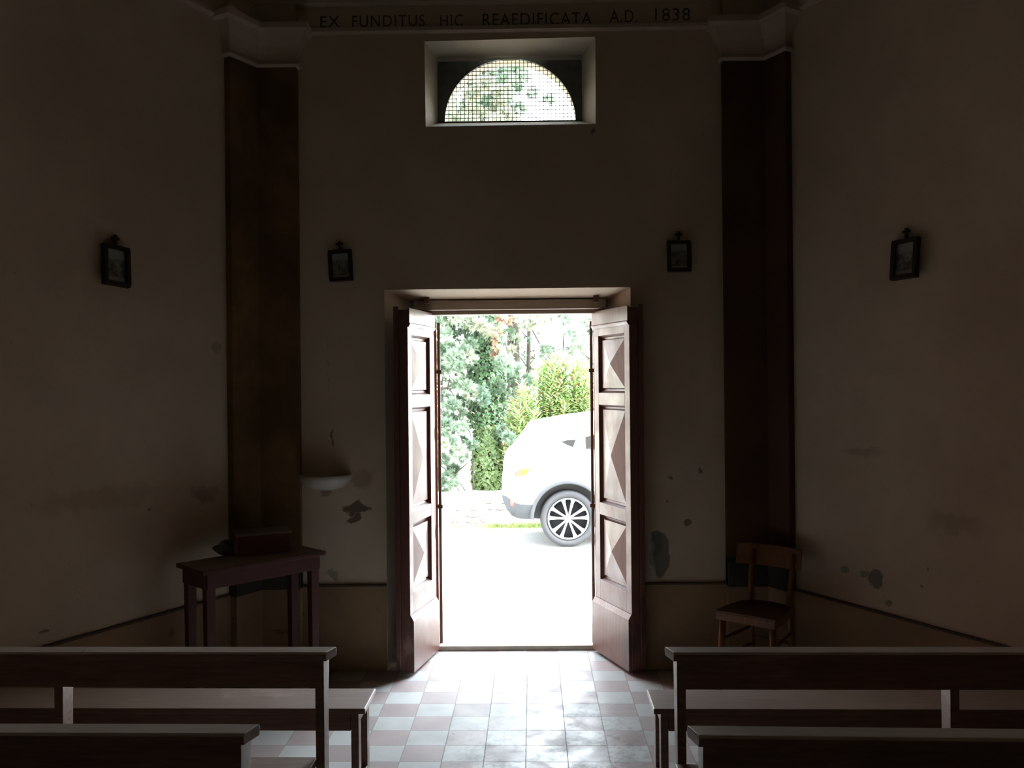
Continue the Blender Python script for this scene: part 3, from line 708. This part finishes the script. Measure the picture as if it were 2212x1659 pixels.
# ------------------------------------------------------------------ vegetation
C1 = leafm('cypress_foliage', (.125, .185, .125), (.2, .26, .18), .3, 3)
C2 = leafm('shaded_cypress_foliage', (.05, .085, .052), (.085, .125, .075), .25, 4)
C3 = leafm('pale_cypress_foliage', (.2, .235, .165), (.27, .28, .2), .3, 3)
DRY = leafm('dead_brown_foliage', (.17, .095, .06), (.22, .15, .09), .3, 8)
IVY = leafm('ivy_leaves', (.042, .09, .038), (.075, .13, .055), .2, 10)
IVYL = leafm('sunlit_ivy_leaves', (.1, .16, .055), (.16, .2, .085), .2, 10)  # paler low ivy: sun on the trunk foot, below canopy shade, painted in
OLE = leafm('oleander_leaves', (.21, .33, .1), (.33, .4, .18), .35, 7)
OLY = leafm('yellowing_oleander_leaves', (.28, .2, .06), (.28, .17, .07), .3, 7)
BARK = simple('grey_bark', (.07, .062, .048), (.04, .035, .028), .9, 12, .6, .2, stretch=(3, 3, .6))
def spray(m, c, R, n, size=.075, wid=.011, droop=0.):
    """feathery conifer sprays: many little fans of scale-leaf twiglets round a centre"""
    c = Vector(c)
    k = 0
    while k < n:
        d = Vector((random.gauss(0, 1), random.gauss(0, .8), random.gauss(0, .8))).normalized()
        base = c + Vector((d.x * R, d.y * R * .8, d.z * R * .75)) * random.uniform(.25, .95)
        ax = (d + Vector((random.gauss(0, .4), random.gauss(0, .4), random.gauss(.25 - droop, .4)))).normalized()
        sd = ax.cross(Vector((random.gauss(0, 1), random.gauss(0, 1), random.gauss(0, 1)))).normalized()
        for j in range(-3, 4):
            dd = (ax + sd * j * .28).normalized(); L = size * (1.15 - .1 * abs(j)) * random.uniform(.7, 1.2)
            w = sd.cross(ax).cross(dd).normalized() * wid * .5; p = base + ax * (.006 * (3 - abs(j)))
            mid = p + dd * L * .6; m.add([p, mid + w, p + dd * L, mid - w], [(0, 1, 2, 3)]); k += 1
def clumps(name, mat, parent, lst, Y, dens=1., size=.075, zx=None, jit=.35, droop=0.):
    m = MB()
    for (px, py, r) in lst:
        y = Y + random.uniform(-jit, jit); q = PY(px, py, y); R = r * y / F_PX
        spray(m, q, R, int(dens * (200 + 46000 * R * R)), size, size * .15, droop)
    return m.build(name, mat, parent, world=True, fixn=False)
def Z(a): return [(930 + x * .2592, 670 + y * .2592, r * .2592) for x, y, r in a]
def twig(m, pts, Y, r0, r1):
    P_ = [PY(930 + x * .2592, 670 + y * .2592, Y + dy) for x, y, dy in pts]; n_ = len(P_)
    m.tube(P_, [r0 + (r1 - r0) * i / (n_ - 1) for i in range(n_)], 7)

def root_at(px, Y, name, label, cat='tree', group=None):
    q = PY(px, 1066, Y); return thing(name, label, cat, (q.x, Y, .03), group=group)
# 1. ivy covered tree
YT = 13.7; tr = root_at(1056, YT, 'cypress_tree', 'conifer whose thick trunk is wrapped in green ivy, left of the car', group='trees beyond the stone wall')
bx0 = tr.location
trunk = [(bx0.x, YT, -.05), (bx0.x + .0, YT, 1.2), (bx0.x - .04, YT, 2.4), (bx0.x - .05, YT, 4), (bx0.x, YT, 7.5)]
m = MB(); m.tube(trunk, [.2, .18, .17, .14, .05], 14); m.build('trunk', BARK, tr, world=True, smooth=True)
def ivy(m, n, z0, z1, rfn, size):
    for _ in range(n):
        z = random.uniform(z0, z1); th = random.uniform(0, 2 * PI); r = rfn(z) * random.uniform(.9, 1.12)
        c = Vector((bx0.x - .012 * z + r * math.cos(th), YT + r * math.sin(th), z)); nrm = Vector((math.cos(th), math.sin(th), .35 + random.gauss(0, .3))).normalized()
        nrm = (nrm + Vector((random.gauss(0, .3), random.gauss(0, .3), random.gauss(0, .3)))).normalized()
        dn = (Vector((random.gauss(0, .35), random.gauss(0, .35), -1)) - nrm * (-nrm.z)).normalized(); sd = nrm.cross(dn).normalized(); s = size * random.uniform(.6, 1.2)
        # three lobed heart leaf
        pts = [c - dn * s * .35, c - dn * s * .5 + sd * s * .35, c + sd * s * .55 - dn * s * .05, c + sd * s * .25 + dn * s * .2, c + dn * s * .75, c - sd * s * .25 + dn * s * .2, c - sd * s * .55 - dn * s * .05, c - dn * s * .5 - sd * s * .35]
        m.add(pts, [tuple(range(8))])
rf = lambda z: .235 + .03 * math.sin(z * 5) + (.04 if 1.0 < z < 2.6 else 0)
m = MB(); ivy(m, 3600, .75, 3.3, rf, .055); m.build('ivy', IVY, tr, world=True, fixn=False)
m = MB(); ivy(m, 2600, .0, 1.05, rf, .058); o = m.build('sunlit_ivy', IVYL, tr, world=True, fixn=False)
dark = Z([(230, 150, 90), (480, 240, 80), (420, 330, 110), (390, 430, 110), (490, 490, 90), (420, 570, 80), (550, 520, 70), (540, 640, 70), (380, 650, 80), (460, 700, 80), (560, 720, 60), (420, 130, 90), (560, 300, 50)])
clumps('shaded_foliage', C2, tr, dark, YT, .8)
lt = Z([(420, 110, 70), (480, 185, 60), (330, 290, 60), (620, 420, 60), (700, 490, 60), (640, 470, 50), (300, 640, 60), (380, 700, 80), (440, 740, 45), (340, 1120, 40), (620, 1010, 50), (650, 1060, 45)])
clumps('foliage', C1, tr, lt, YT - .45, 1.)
cr = []
for _ in range(46): cr.append((random.gauss(1052, 34), random.uniform(120, 640), random.uniform(14, 26)))
for px, py, r in ((1000, 250, 22), (1020, 230, 24), (1045, 235, 26), (1070, 245, 24), (1030, 200, 20), (1060, 200, 22), (1085, 215, 20), (1010, 180, 16), (1075, 170, 16), (1095, 160, 16), (985, 262, 14), (1110, 190, 14), (1118, 235, 12), (1050, 160, 18), (1105, 262, 14), (1130, 170, 9), (1150, 200, 6), (1185, 215, 5)): cr.append((px, py, r))
clumps('crown', C1, tr, cr, YT, .9, .09)
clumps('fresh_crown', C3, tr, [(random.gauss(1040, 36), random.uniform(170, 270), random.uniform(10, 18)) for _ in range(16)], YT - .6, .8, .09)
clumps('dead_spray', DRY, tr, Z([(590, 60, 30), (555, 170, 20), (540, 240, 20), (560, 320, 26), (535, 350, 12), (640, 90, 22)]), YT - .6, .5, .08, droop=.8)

# 2. feathery conifer at the left
YL = 13.3; t2 = root_at(930, YL + .3, 'cypress_tree', 'feathery blue green conifer with bare lower twigs at the left edge of the doorway', group='trees beyond the stone wall')
m = MB(); m.tube([(t2.location.x, YL + .3, -.05), (t2.location.x, YL + .3, 3), (t2.location.x - .05, YL + .3, 6)], [.14, .1, .03], 10); m.build('trunk', BARK, t2, world=True, smooth=True)
for pts in ([(20, 640, .2), (140, 650, 0), (160, 560, 0), (165, 520, 0)], [(20, 700, .2), (100, 655, 0), (145, 640, 0), (200, 720, 0)], [(0, 1250, .2), (120, 1320, 0), (240, 1510, 0)], [(0, 1150, .2), (180, 1340, 0), (305, 1530, 0)], [(0, 1000, .2), (200, 960, 0), (240, 1050, 0)], [(90, 620, .1), (110, 540, 0), (100, 440, 0)], [(230, 900, 0), (330, 1020, 0), (340, 1080, 0)], [(360, 1270, 0), (358, 1400, 0), (352, 1530, 0)], [(200, 1360, 0), (280, 1300, 0), (330, 1250, 0)], [(0, 500, .2), (60, 400, 0), (90, 300, 0)]):
    m = MB(); twig(m, pts, YL, .016, .006); m.build('branch', BARK, t2, world=True, smooth=True)
f2 = Z([(70, 60, 60), (150, 50, 60), (260, 70, 55), (60, 330, 70), (130, 310, 70), (200, 400, 80), (270, 350, 70), (330, 400, 50), (100, 400, 60), (220, 470, 60), (100, 500, 50), (250, 620, 60), (300, 590, 50), (120, 740, 60), (180, 790, 60), (220, 850, 55), (110, 960, 70), (180, 920, 60), (250, 980, 50), (90, 1060, 60), (150, 1100, 50), (220, 1180, 50), (290, 1150, 45), (190, 1320, 50), (150, 1390, 55), (110, 1470, 55), (180, 1450, 40), (270, 1230, 35), (100, 1250, 45), (130, 200, 45), (40, 180, 50), (90, 870, 40)])
clumps('foliage', C1, t2, f2, YL, 1.)
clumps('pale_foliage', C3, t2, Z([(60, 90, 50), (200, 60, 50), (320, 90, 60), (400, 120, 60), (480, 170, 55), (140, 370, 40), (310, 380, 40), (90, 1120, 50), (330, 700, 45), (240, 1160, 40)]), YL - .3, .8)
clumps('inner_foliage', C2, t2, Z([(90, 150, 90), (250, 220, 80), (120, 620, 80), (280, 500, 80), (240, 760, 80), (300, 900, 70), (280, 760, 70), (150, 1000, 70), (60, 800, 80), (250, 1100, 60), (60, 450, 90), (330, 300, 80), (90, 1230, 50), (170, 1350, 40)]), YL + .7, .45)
up = [(random.uniform(860, 975), random.uniform(230, 640), random.uniform(14, 26)) for _ in range(22)]
clumps('crown', C1, t2, up, YL + .2, .7, .09)

# 3. slim bare trunks
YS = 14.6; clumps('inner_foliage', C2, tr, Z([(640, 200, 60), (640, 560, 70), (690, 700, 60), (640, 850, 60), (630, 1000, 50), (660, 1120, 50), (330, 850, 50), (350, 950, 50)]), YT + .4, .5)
t3 = root_at(1108, YS, 'slender_tree', 'slender grey trunk rising behind the ivy covered tree', group='trees beyond the stone wall')
m = MB(); twig(m, [(700, 1500, 0), (690, 900, 0), (688, 500, 0), (690, 200, 0), (700, -200, 0), (690, -900, 0)], YS, .13, .09); m.build('trunk', BARK, t3, world=True, smooth=True)
for pts in ([(690, 420, 0), (640, 340, 0), (620, 260, 0)], [(690, 200, 0), (760, 130, 0), (800, 80, 0)], [(700, 150, 0), (830, 130, 0), (920, 300, 0)], [(690, 640, 0), (620, 580, 0), (580, 540, 0)]):
    m = MB(); twig(m, pts, YS, .025, .01); m.build('branch', BARK, t3, world=True, smooth=True)
clumps('foliage', C3, t3, Z([(760, 70, 60), (850, 50, 60), (800, 130, 45), (900, 120, 40), (720, 240, 25), (680, 330, 22), (700, 760, 35), (660, 790, 35), (640, 830, 30), (980, 90, 40), (930, 200, 25)]), YS - .3, .6)
t4 = root_at(1142, YS + .4, 'slender_tree', 'thin dark stem with sparse twigs between the trunk and the oleander', group='trees beyond the stone wall')
m = MB(); twig(m, [(830, 1500, 0), (825, 800, 0), (815, 500, 0), (818, 300, 0), (822, 120, 0), (830, -200, 0)], YS + .4, .05, .03); m.build('trunk', BARK, t4, world=True, smooth=True)
for pts in ([(820, 500, 0), (740, 380, 0), (735, 340, 0)], [(818, 350, 0), (880, 330, 0), (940, 420, 0)], [(820, 460, 0), (870, 400, 0), (850, 260, 0)], [(820, 240, 0), (770, 190, 0), (740, 150, 0)]):
    m = MB(); twig(m, pts, YS + .4, .014, .006); m.build('branch', BARK, t4, world=True, smooth=True)
clumps('foliage', C2, t4, Z([(760, 340, 22), (760, 400, 25), (850, 420, 22), (820, 500, 30), (840, 590, 40), (780, 580, 40), (860, 240, 18), (800, 240, 14)]), YS + .3, .35)
clumps('fresh_foliage', C1, t4, Z([(760, 620, 45), (830, 630, 50), (800, 560, 30)]), YS, .7)

# 4. conifer at the right
YR = 14.3; t5 = root_at(1300, YR, 'cypress_tree', 'loose blue green conifer above the oleander at the right of the doorway', group='trees beyond the stone wall')
m = MB(); m.tube([(t5.location.x, YR, -.05), (t5.location.x, YR, 3), (t5.location.x, YR, 7)], [.15, .11, .03], 10); m.build('trunk', BARK, t5, world=True, smooth=True)
for pts in ([(1340, 260, 0), (1300, 300, 0), (1270, 390, 0), (1255, 420, 0)], [(1180, 330, 0), (1190, 220, 0), (1180, 120, 0)], [(1110, 380, 0), (1105, 200, 0), (1110, 90, 0)], [(1340, 420, 0), (1200, 300, 0), (1060, 330, 0)]):
    m = MB(); twig(m, pts, YR, .014, .006); m.build('branch', BARK, t5, world=True, smooth=True)
clumps('foliage', C1, t5, Z([(950, 320, 35), (1000, 340, 40), (1060, 360, 45), (1120, 380, 45), (960, 380, 40), (1160, 340, 30), (1130, 90, 45), (1100, 50, 40), (1200, 270, 35), (1230, 330, 35), (1290, 290, 35), (1310, 100, 40), (1280, 500, 40), (1300, 440, 40), (1140, 190, 25), (1190, 200, 20), (1310, 200, 30), (1080, 400, 40), (1010, 420, 35)]), YR, .75)
up = [(random.uniform(1240, 1380), random.uniform(330, 660), random.uniform(12, 24)) for _ in range(16)]
clumps('crown', C1, t5, up, YR, .6, .09)

# oleander
YO_ = 13.4; ol = thing('oleander_bush', 'bright green oleander bush with long narrow leaves behind the white car', 'shrub', (PY(1190, 900, YO_).x, YO_, .03))
m = MB(); my = MB(); ms = MB()
tips = Z([(700, 780, 0), (740, 850, 0), (690, 880, 0), (800, 690, 0), (850, 740, 0), (830, 800, 0), (900, 500, 0), (940, 470, 0), (1020, 400, 0), (1010, 450, 0), (1040, 540, 0), (1100, 390, 0), (1120, 440, 0), (1190, 420, 0), (1230, 380, 0), (1180, 520, 0), (1280, 470, 0), (1260, 560, 0), (950, 600, 0), (900, 680, 0), (960, 700, 0), (1060, 640, 0), (1120, 600, 0), (1080, 720, 0), (1200, 640, 0), (1280, 660, 0), (1330, 600, 0), (1240, 740, 0), (1150, 760, 0), (1000, 780, 0), (860, 860, 0), (930, 840, 0), (720, 960, 0), (770, 920, 0), (690, 1000, 0), (660, 1090, 0), (720, 1050, 0), (1320, 760, 0), (1360, 480, 0), (1380, 620, 0), (1340, 860, 0), (1230, 840, 0), (1060, 850, 0), (820, 960, 0), (640, 930, 0), (660, 1180, 0), (760, 620, 0), (1000, 560, 0), (1300, 700, 0), (1170, 700, 0)])
tips += [(p[0] + random.gauss(0, 7), p[1] + abs(random.gauss(0, 12)), 0) for p in tips]
for (px, py, _) in tips:
    Y = YO_ + random.uniform(-.2, .35); tip = PY(px, py, Y); base = Vector((ol.location.x + (tip.x - ol.location.x) * .75, YO_, .0))
    mid = base.lerp(tip, .55) + Vector((0, 0, -.05)); ms.tube([base, mid, tip], [.009, .006, .003], 5)
    L = min(.9, (tip - base).length * .85); ax = (tip - mid).normalized(); nn = int(L / .03)
    for k in range(nn):
        p = tip - ax * (L * k / nn); ph0 = random.uniform(0, 2 * PI)
        for q in range(3):
            ph = ph0 + q * 2 * PI / 3; a = ax.cross(Vector((0, 1, 0))).normalized(); b = ax.cross(a)
            out = a * math.cos(ph) + b * math.sin(ph); el = .35 + .35 * k / nn; d = (ax * (1 - el) + out * (.35 + el * .6)).normalized()
            ll = random.uniform(.13, .21); w = d.cross(ax).normalized() * .015; tgt = my if random.random() < .1 else m
            c1 = p + d * ll * .35; c2 = p + d * ll * .7 - Vector((0, 0, .006)); e = p + d * ll - Vector((0, 0, .03))
            tgt.add([p, c1 + w, c2 + w * .8, e, c2 - w * .8, c1 - w], [(0, 1, 2, 3, 4, 5)])
ms.build('stem', BARK, ol, world=True, smooth=True); m.build('leaves', OLE, ol, world=True, fixn=False); my.build('yellow_leaves', OLY, ol, world=True, fixn=False)

# ------------------------------------------------------------------ the white car
WCX, WCY = .603, 10.2; WR = .336; GZc = GZ(10.2) ; S = .0055
car = thing('car', 'white compact crossover with dark lower cladding parked side-on outside the door', 'car', (WCX, WCY + .93, GZc))
# local: x forward (to the right), y depth (near side is -.91), z up from ground
M_WHITE = NT('white_car_paint'); M_WHITE.out((.78, .79, .8), .35, .5); M_WHITE.b.inputs['Coat Weight'].default_value = .6; M_WHITE.b.inputs['Coat Roughness'].default_value = .08; M_WHITE = M_WHITE.m
M_CLAD = simple('grey_cladding_plastic', (.045, .048, .052), (.038, .041, .044), .6, 10)
M_GLASS = NT('dark_car_glass'); M_GLASS.out((.012, .013, .014), .08, .3); M_GLASS = M_GLASS.m
M_TYRE = simple('tyre_rubber', (.034, .034, .036), (.027, .027, .029), .7, 30, .2)
M_ALLOY = simple('silver_alloy', (.62, .63, .66), (.55, .56, .58), .3, 10, 0, .5, .75)
M_BLACKP = simple('black_plastic', (.02, .02, .022), None, .5)
top = [(-.795, .66), (-.79, .80), (-.775, .93), (-.77, 1.03), (-.74, 1.075), (-.68, 1.125), (-.62, 1.2), (-.56, 1.28), (-.50, 1.36), (-.46, 1.43), (-.43, 1.462), (-.3, 1.485), (-.1, 1.52), (.1, 1.552), (.4, 1.585), (.8, 1.6), (1.2, 1.585), (1.55, 1.53), (1.8, 1.44), (2.1, 1.25), (2.4, 1.09), (2.6, 1.04), (2.9, .99), (3.2, .92), (3.45, .8), (3.55, .62)]
def bot(x):
    if x < -.4: return .325 + (0 if x > -.6 else .5 * (-.6 - x) if x > -.69 else .045 + (-.69 - x) * 1.33 if x > -.75 else .125 + (-.75 - x) * 3.2)
    if x > 3.2: return .25 + (x - 3.2) * .3
    return .31
def hw(x, z):
    w = .915 if z < .95 else .915 - (z - .95) * .38 - max(0, z - 1.35) * .45
    if z < .5: w -= (.5 - z) * .08
    e = 1.
    if x < -.3: e = 1 - ((-.3 - x) / .5) ** 2.2 * .16
    if x > 2.6: e = 1 - ((x - 2.6) / .95) ** 2 * .3
    return w * e
bm = bmesh.new(); rings = []
lv = lambda x: .51 + .1 * min(1, max(0, (-.6 - x) / .15))
NZ = [0, .45, .51, .66, .75, .88, .98, 1.08, 1.2, 1.32, 1.42]
for x, zt in top:
    zb = bot(x); zs = [min(max(z, zb + .004 * i), zt - .05 + .004 * i) for i, z in enumerate([0, min(.45, lv(x) - .04), lv(x)] + NZ[3:])]; zs[0] = zb
    pts = [(0, zb)] + [(-hw(x, z) * (.93 if i == 0 else 1), z) for i, z in enumerate(zs)] + [(-hw(x, zt) * .8, zt - .012), (-hw(x, zt) * .4, zt), (0, zt + .004)]
    half = pts; full = half + [(-y, z) for y, z in half[-2:0:-1]]
    rings.append([bm.verts.new((x, y, z)) for y, z in full])
n = len(rings[0])
for a, b in zip(rings, rings[1:]):
    for i in range(n): bm.faces.new((a[i], a[(i + 1) % n], b[(i + 1) % n], b[i]))
bm.faces.new(rings[0]); bm.faces.new(rings[-1][::-1]); bmesh.ops.recalc_face_normals(bm, faces=bm.faces)
me = bpy.data.meshes.new('body'); bm.to_mesh(me); bm.free()
for mt in (M_WHITE, M_CLAD, M_BLACKP): me.materials.append(mt)
bodyo = bpy.data.objects.new('body', me); COL.objects.link(bodyo)
cuts = []
for wx in (0, 2.646):
    for sy in (-1, 1):
        c = MB(); c.lathe([(0, 0), (.415, 0), (.415, .3), (0, .3)], 40, fn=lambda r, a, z: (wx + r * math.cos(a), sy * (.98 - z), .345 + r * math.sin(a)))
        o = c.build('c', M_BLACKP); bm = bmesh.new(); bm.from_mesh(o.data); bmesh.ops.remove_doubles(bm, verts=bm.verts, dist=1e-5); bmesh.ops.recalc_face_normals(bm, faces=bm.faces); bm.to_mesh(o.data); bm.free()
        md = bodyo.modifiers.new('b', 'BOOLEAN'); md.operation = 'DIFFERENCE'; md.solver = 'EXACT'; md.object = o; md.material_mode = 'TRANSFER'; cuts.append(o)
me = bpy.data.meshes.new_from_object(bodyo.evaluated_get(bpy.context.evaluated_depsgraph_get())); bpy.data.objects.remove(bodyo)
for o in cuts: bpy.data.objects.remove(o)
def sub(me, name, test, mat, smooth=True):
    bm = bmesh.new(); bm.from_mesh(me); bmesh.ops.delete(bm, geom=[f for f in bm.faces if not test(f)], context='FACES')
    m2 = bpy.data.meshes.new(name); bm.to_mesh(m2); bm.free(); m2.materials.clear(); m2.materials.append(mat)
    for p in m2.polygons: p.material_index = 0; p.use_smooth = smooth
    try: m2.set_sharp_from_angle(angle=.6)
    except Exception: pass
    o = bpy.data.objects.new(name, m2); COL.objects.link(o); o.parent = car; return o
mnames = [m_.name if m_ else '' for m_ in me.materials]
isblk = lambda f: mnames[f.material_index].startswith('black')
def isclad(f):
    c = f.calc_center_median(); return (not isblk(f)) and c.z < (lv(c.x) if -.35 > c.x or c.x > 3 else .46)
sub(me, 'body', lambda f: not isblk(f) and not isclad(f), M_WHITE)
sub(me, 'lower_cladding', isclad, M_CLAD)
for wx in (0, 2.646):
    for sy in (-1, 1): sub(me, 'wheel_well', lambda f: isblk(f) and abs(f.calc_center_median().x - wx) < 1 and f.calc_center_median().y * sy > 0, M_BLACKP, False)
# arch cladding rings
for wx in (0, 2.646):
    for sy in (-1, 1):
        m = MB(); a0, a1 = (-.12, PI + .02) if wx == 0 else (-.2, PI + .12)
        prof = [(.41, .0), (.41, .05), (.42, .062), (.445, .062), (.455, .045), (.455, 0)]
        m.lathe(prof, 36, fn=lambda r, a, z: (wx + r * math.cos(a), sy * (.875 + z * (1 if wx == 0 else .9)), .345 + r * math.sin(a)), a0=a0, a1=a1, closed=False)
        m.build('arch_cladding', M_CLAD, car, smooth=False)
# wheels
def wheel(wx, sy):
    w = bpy.data.objects.new('wheel', None); COL.objects.link(w); w.parent = car; w.location = (wx, sy * .9, WR); w.empty_display_size = .1
    fn = lambda r, a, z: (r * math.cos(a), sy * z, r * math.sin(a))
    m = MB(); m.lathe([(.252, -.012), (.262, .0), (.30, .008), (.322, .0), (.333, -.02), (WR, -.06), (WR, -.16), (.32, -.2), (.25, -.2)], 64, fn); m.build('tyre', M_TYRE, w, smooth=True)
    m = MB(); m.lathe([(.256, -.005), (.25, .004), (.24, -.002), (.232, -.02), (.225, -.12), (.0, -.13)], 64, fn); m.build('rim_barrel', simple('dark_rim', (.02, .02, .022), None, .4, 8, 0, .5, .4), w, smooth=True)
    m = MB(); m.lathe([(.247, -.004), (.245, .006), (.232, .004), (.228, -.012)], 64, fn)
    for k in range(10):
        a = PI / 2 + PI / 10 + k * PI / 5 + (.055 if k % 2 else -.055)
        rad = Vector((math.cos(a), 0, math.sin(a))); tn = Vector((-math.sin(a), 0, math.cos(a)))
        vs = []
        for r_, w_, yy in ((.035, .011, -.012), (.12, .012, -.006), (.2, .018, .0), (.238, .03, .0)):
            for e, dy in ((-1, 0), (1, 0), (1, -.03), (-1, -.03)): vs.append(rad * r_ + tn * w_ * e + Vector((0, sy * (yy + dy), 0)))
        fs = []
        for i in range(3):
            for q in range(4): fs.append((i * 4 + q, i * 4 + (q + 1) % 4, (i + 1) * 4 + (q + 1) % 4, (i + 1) * 4 + q))
        fs += [(0, 1, 2, 3), (12, 13, 14, 15)]; m.add(vs, fs)
    m.build('spokes', M_ALLOY, w)
    m = MB(); m.lathe([(.0, .002), (.03, .0), (.036, -.008), (.04, -.03)], 24, fn)
    o = m.build('hub_cap', M_ALLOY, w, smooth=True)
    m = MB(); d = [(0, .016), (.01, 0), (0, -.016), (-.01, 0)]; d2 = [(x * .45, z * .45) for x, z in d]
    vs = [(x, sy * .005, z) for x, z in d] + [(x, sy * .005, z) for x, z in d2]; m.add(vs, [(i, (i + 1) % 4, 4 + (i + 1) % 4, 4 + i) for i in range(4)]); m.build('emblem', M_CLAD, o)
    for k in range(5):
        a = PI / 2 + k * 2 * PI / 5; m = MB(); m.lathe([(0, .0), (.007, -.001), (.008, -.02)], 10, fn); q = m.build('wheel_nut', M_BLACKP, w); q.location = (.058 * math.cos(a), -sy * .002 + sy * .002, .058 * math.sin(a))
    return w
for wx in (0, 2.646):
    for sy in (-1, 1): wheel(wx, sy)
def sidepatch(name, poly, mat, offs=.006, sides=(-1, 1), ins=True):
    for sy in sides:
        m = MB(); vs = [(x, sy * (hw(x, z) + offs), z) for x, z in poly] + [(x, sy * (hw(x, z) - .03), z) for x, z in poly]; n = len(poly)
        m.add(vs, [tuple(range(n))[::sy]] + [(i, (i + 1) % n, n + (i + 1) % n, n + i) for i in range(n)]); m.build(name, mat, car)
def L(px, py): return ((px - 1228) * S, (1180 - py) * S)
sidepatch('quarter_window', [L(1215, 953), L(1226, 949.5), L(1247, 948.5), L(1241, 965), L(1228, 960)], M_GLASS)
sidepatch('rear_door_window', [L(1268, 943), L(1268, 969), (1.05, 1.13), (1.05, 1.40), (.6, 1.385)][::-1], M_GLASS)
sidepatch('front_door_window', [(1.1, 1.13), (1.1, 1.405), (1.5, 1.37), (1.8, 1.27), (2.0, 1.12)][::-1], M_GLASS)
M_TAIL = NT('red_tail_lens'); M_TAIL.out((.5, .07, .05), .15, .5); M_TAIL = M_TAIL.m
M_AMB = NT('amber_tail_lens'); M_AMB.out((.5, .2, .015), .15, .5); M_AMB = M_AMB.m
sidepatch('tail_light', [L(1110, 1026), L(1113, 1018), L(1122, 1012), L(1126, 1011), L(1126, 1026)], M_TAIL, .016)
sidepatch('tail_indicator', [L(1126, 1026), L(1126, 1011), L(1146, 1008), L(1142, 1016), L(1137, 1024)], M_AMB, .016)
for sy in (-1, 1):
    m = MB(); cx_, cz_ = L(1103, 1085); m.lathe([(0, .0), (.03, 0), (.034, -.02)], 20, fn=lambda r, a, z: (cx_ + .02 + r * math.cos(a) * .8, sy * (hw(cx_, cz_) + .016 + z), cz_ + r * 1.4 * math.sin(a))); m.build('bumper_reflector', M_TAIL, car, smooth=True)
m = MB(); m.tube([(-.5, -.5, .34), (-.3, -.5, .33), (.1, -.5, .34)], [.05, .055, .04], 14); m.build('exhaust_silencer', M_CLAD, car, smooth=True)
m = MB()
m.add([(1.95, -.6, 1.37), (1.95, .6, 1.37), (2.38, .68, 1.115), (2.38, -.68, 1.115)], [(0, 1, 2, 3)]); m.build('windscreen', M_GLASS, car)
m = MB(); m.prism([(-.475, 1.385), (-.625, 1.185), (-.60, 1.18), (-.45, 1.38)], lambda x, z: (x, -.5, z), lambda x, z: (x, .5, z)); m.build('rear_window', M_GLASS, car)

# ------------------------------------------------------------------ light
sd = bpy.data.lights.new('sun', 'SUN'); sd.energy = 4.2; sd.angle = math.radians(3); sd.color = (1, .96, .9)
so = bpy.data.objects.new('sun', sd); COL.objects.link(so); so.rotation_euler = Vector((-.55, .16, -.8)).to_track_quat('-Z', 'Y').to_euler()
w = bpy.data.worlds.new('sky'); SC.world = w; w.use_nodes = True; nt = w.node_tree; bg = nt.nodes['Background']
tc = nt.nodes.new('ShaderNodeTexCoord'); sp = nt.nodes.new('ShaderNodeSeparateXYZ'); nt.links.new(tc.outputs['Generated'], sp.inputs[0])
rp = nt.nodes.new('ShaderNodeValToRGB'); nt.links.new(sp.outputs[2], rp.inputs[0])
rp.color_ramp.elements[0].position = 0; rp.color_ramp.elements[0].color = (1, .97, .93, 1); rp.color_ramp.elements[1].position = .6; rp.color_ramp.elements[1].color = (.72, .86, 1, 1)
nt.links.new(rp.outputs[0], bg.inputs[0])
mr = nt.nodes.new('ShaderNodeMapRange'); nt.links.new(sp.outputs[0], mr.inputs[0]); mr.interpolation_type = 'SMOOTHSTEP'   # brighter sky on the sun's side
for i_, v_ in enumerate((-.5, .6, 2.1, 6.2)): mr.inputs[i_ + 1].default_value = v_
mz = nt.nodes.new('ShaderNodeMapRange'); nt.links.new(sp.outputs[2], mz.inputs[0])   # brighter overhead, hazy bright sky
for i_, v_ in enumerate((.3, .7, 1., 1.3)): mz.inputs[i_ + 1].default_value = v_
ml = nt.nodes.new('ShaderNodeMath'); ml.operation = 'MULTIPLY'; nt.links.new(mr.outputs[0], ml.inputs[0]); nt.links.new(mz.outputs[0], ml.inputs[1])
nt.links.new(ml.outputs[0], bg.inputs[1])
for nm, x, y, z, sx, sy in (('daylight_portal', .01, YM + .1, 1.1, 1.0, 2.1), ('window_portal', (AX0 + AX1) / 2, YWN + .1, (AZ + AT) / 2, AX1 - AX0, AT - AZ)):
    pd = bpy.data.lights.new(nm, 'AREA'); pd.shape = 'RECTANGLE'; pd.size = sx; pd.size_y = sy; pd.cycles.is_portal = True
    po = bpy.data.objects.new(nm, pd); COL.objects.link(po); po.location = (x, y, z); po.rotation_euler = Vector((0, -1, 0)).to_track_quat('-Z', 'Z').to_euler()
SC.cycles.max_bounces = 12; SC.cycles.diffuse_bounces = 8; SC.cycles.glossy_bounces = 4; SC.cycles.use_denoising = True
SC.cycles.caustics_reflective = False; SC.cycles.caustics_refractive = False; SC.cycles.sample_clamp_indirect = 8
SC.view_settings.view_transform = 'Standard'; SC.view_settings.look = 'None'; SC.view_settings.gamma = 1; SC.view_settings.exposure = 2.02; SC.view_settings.use_curve_mapping = False
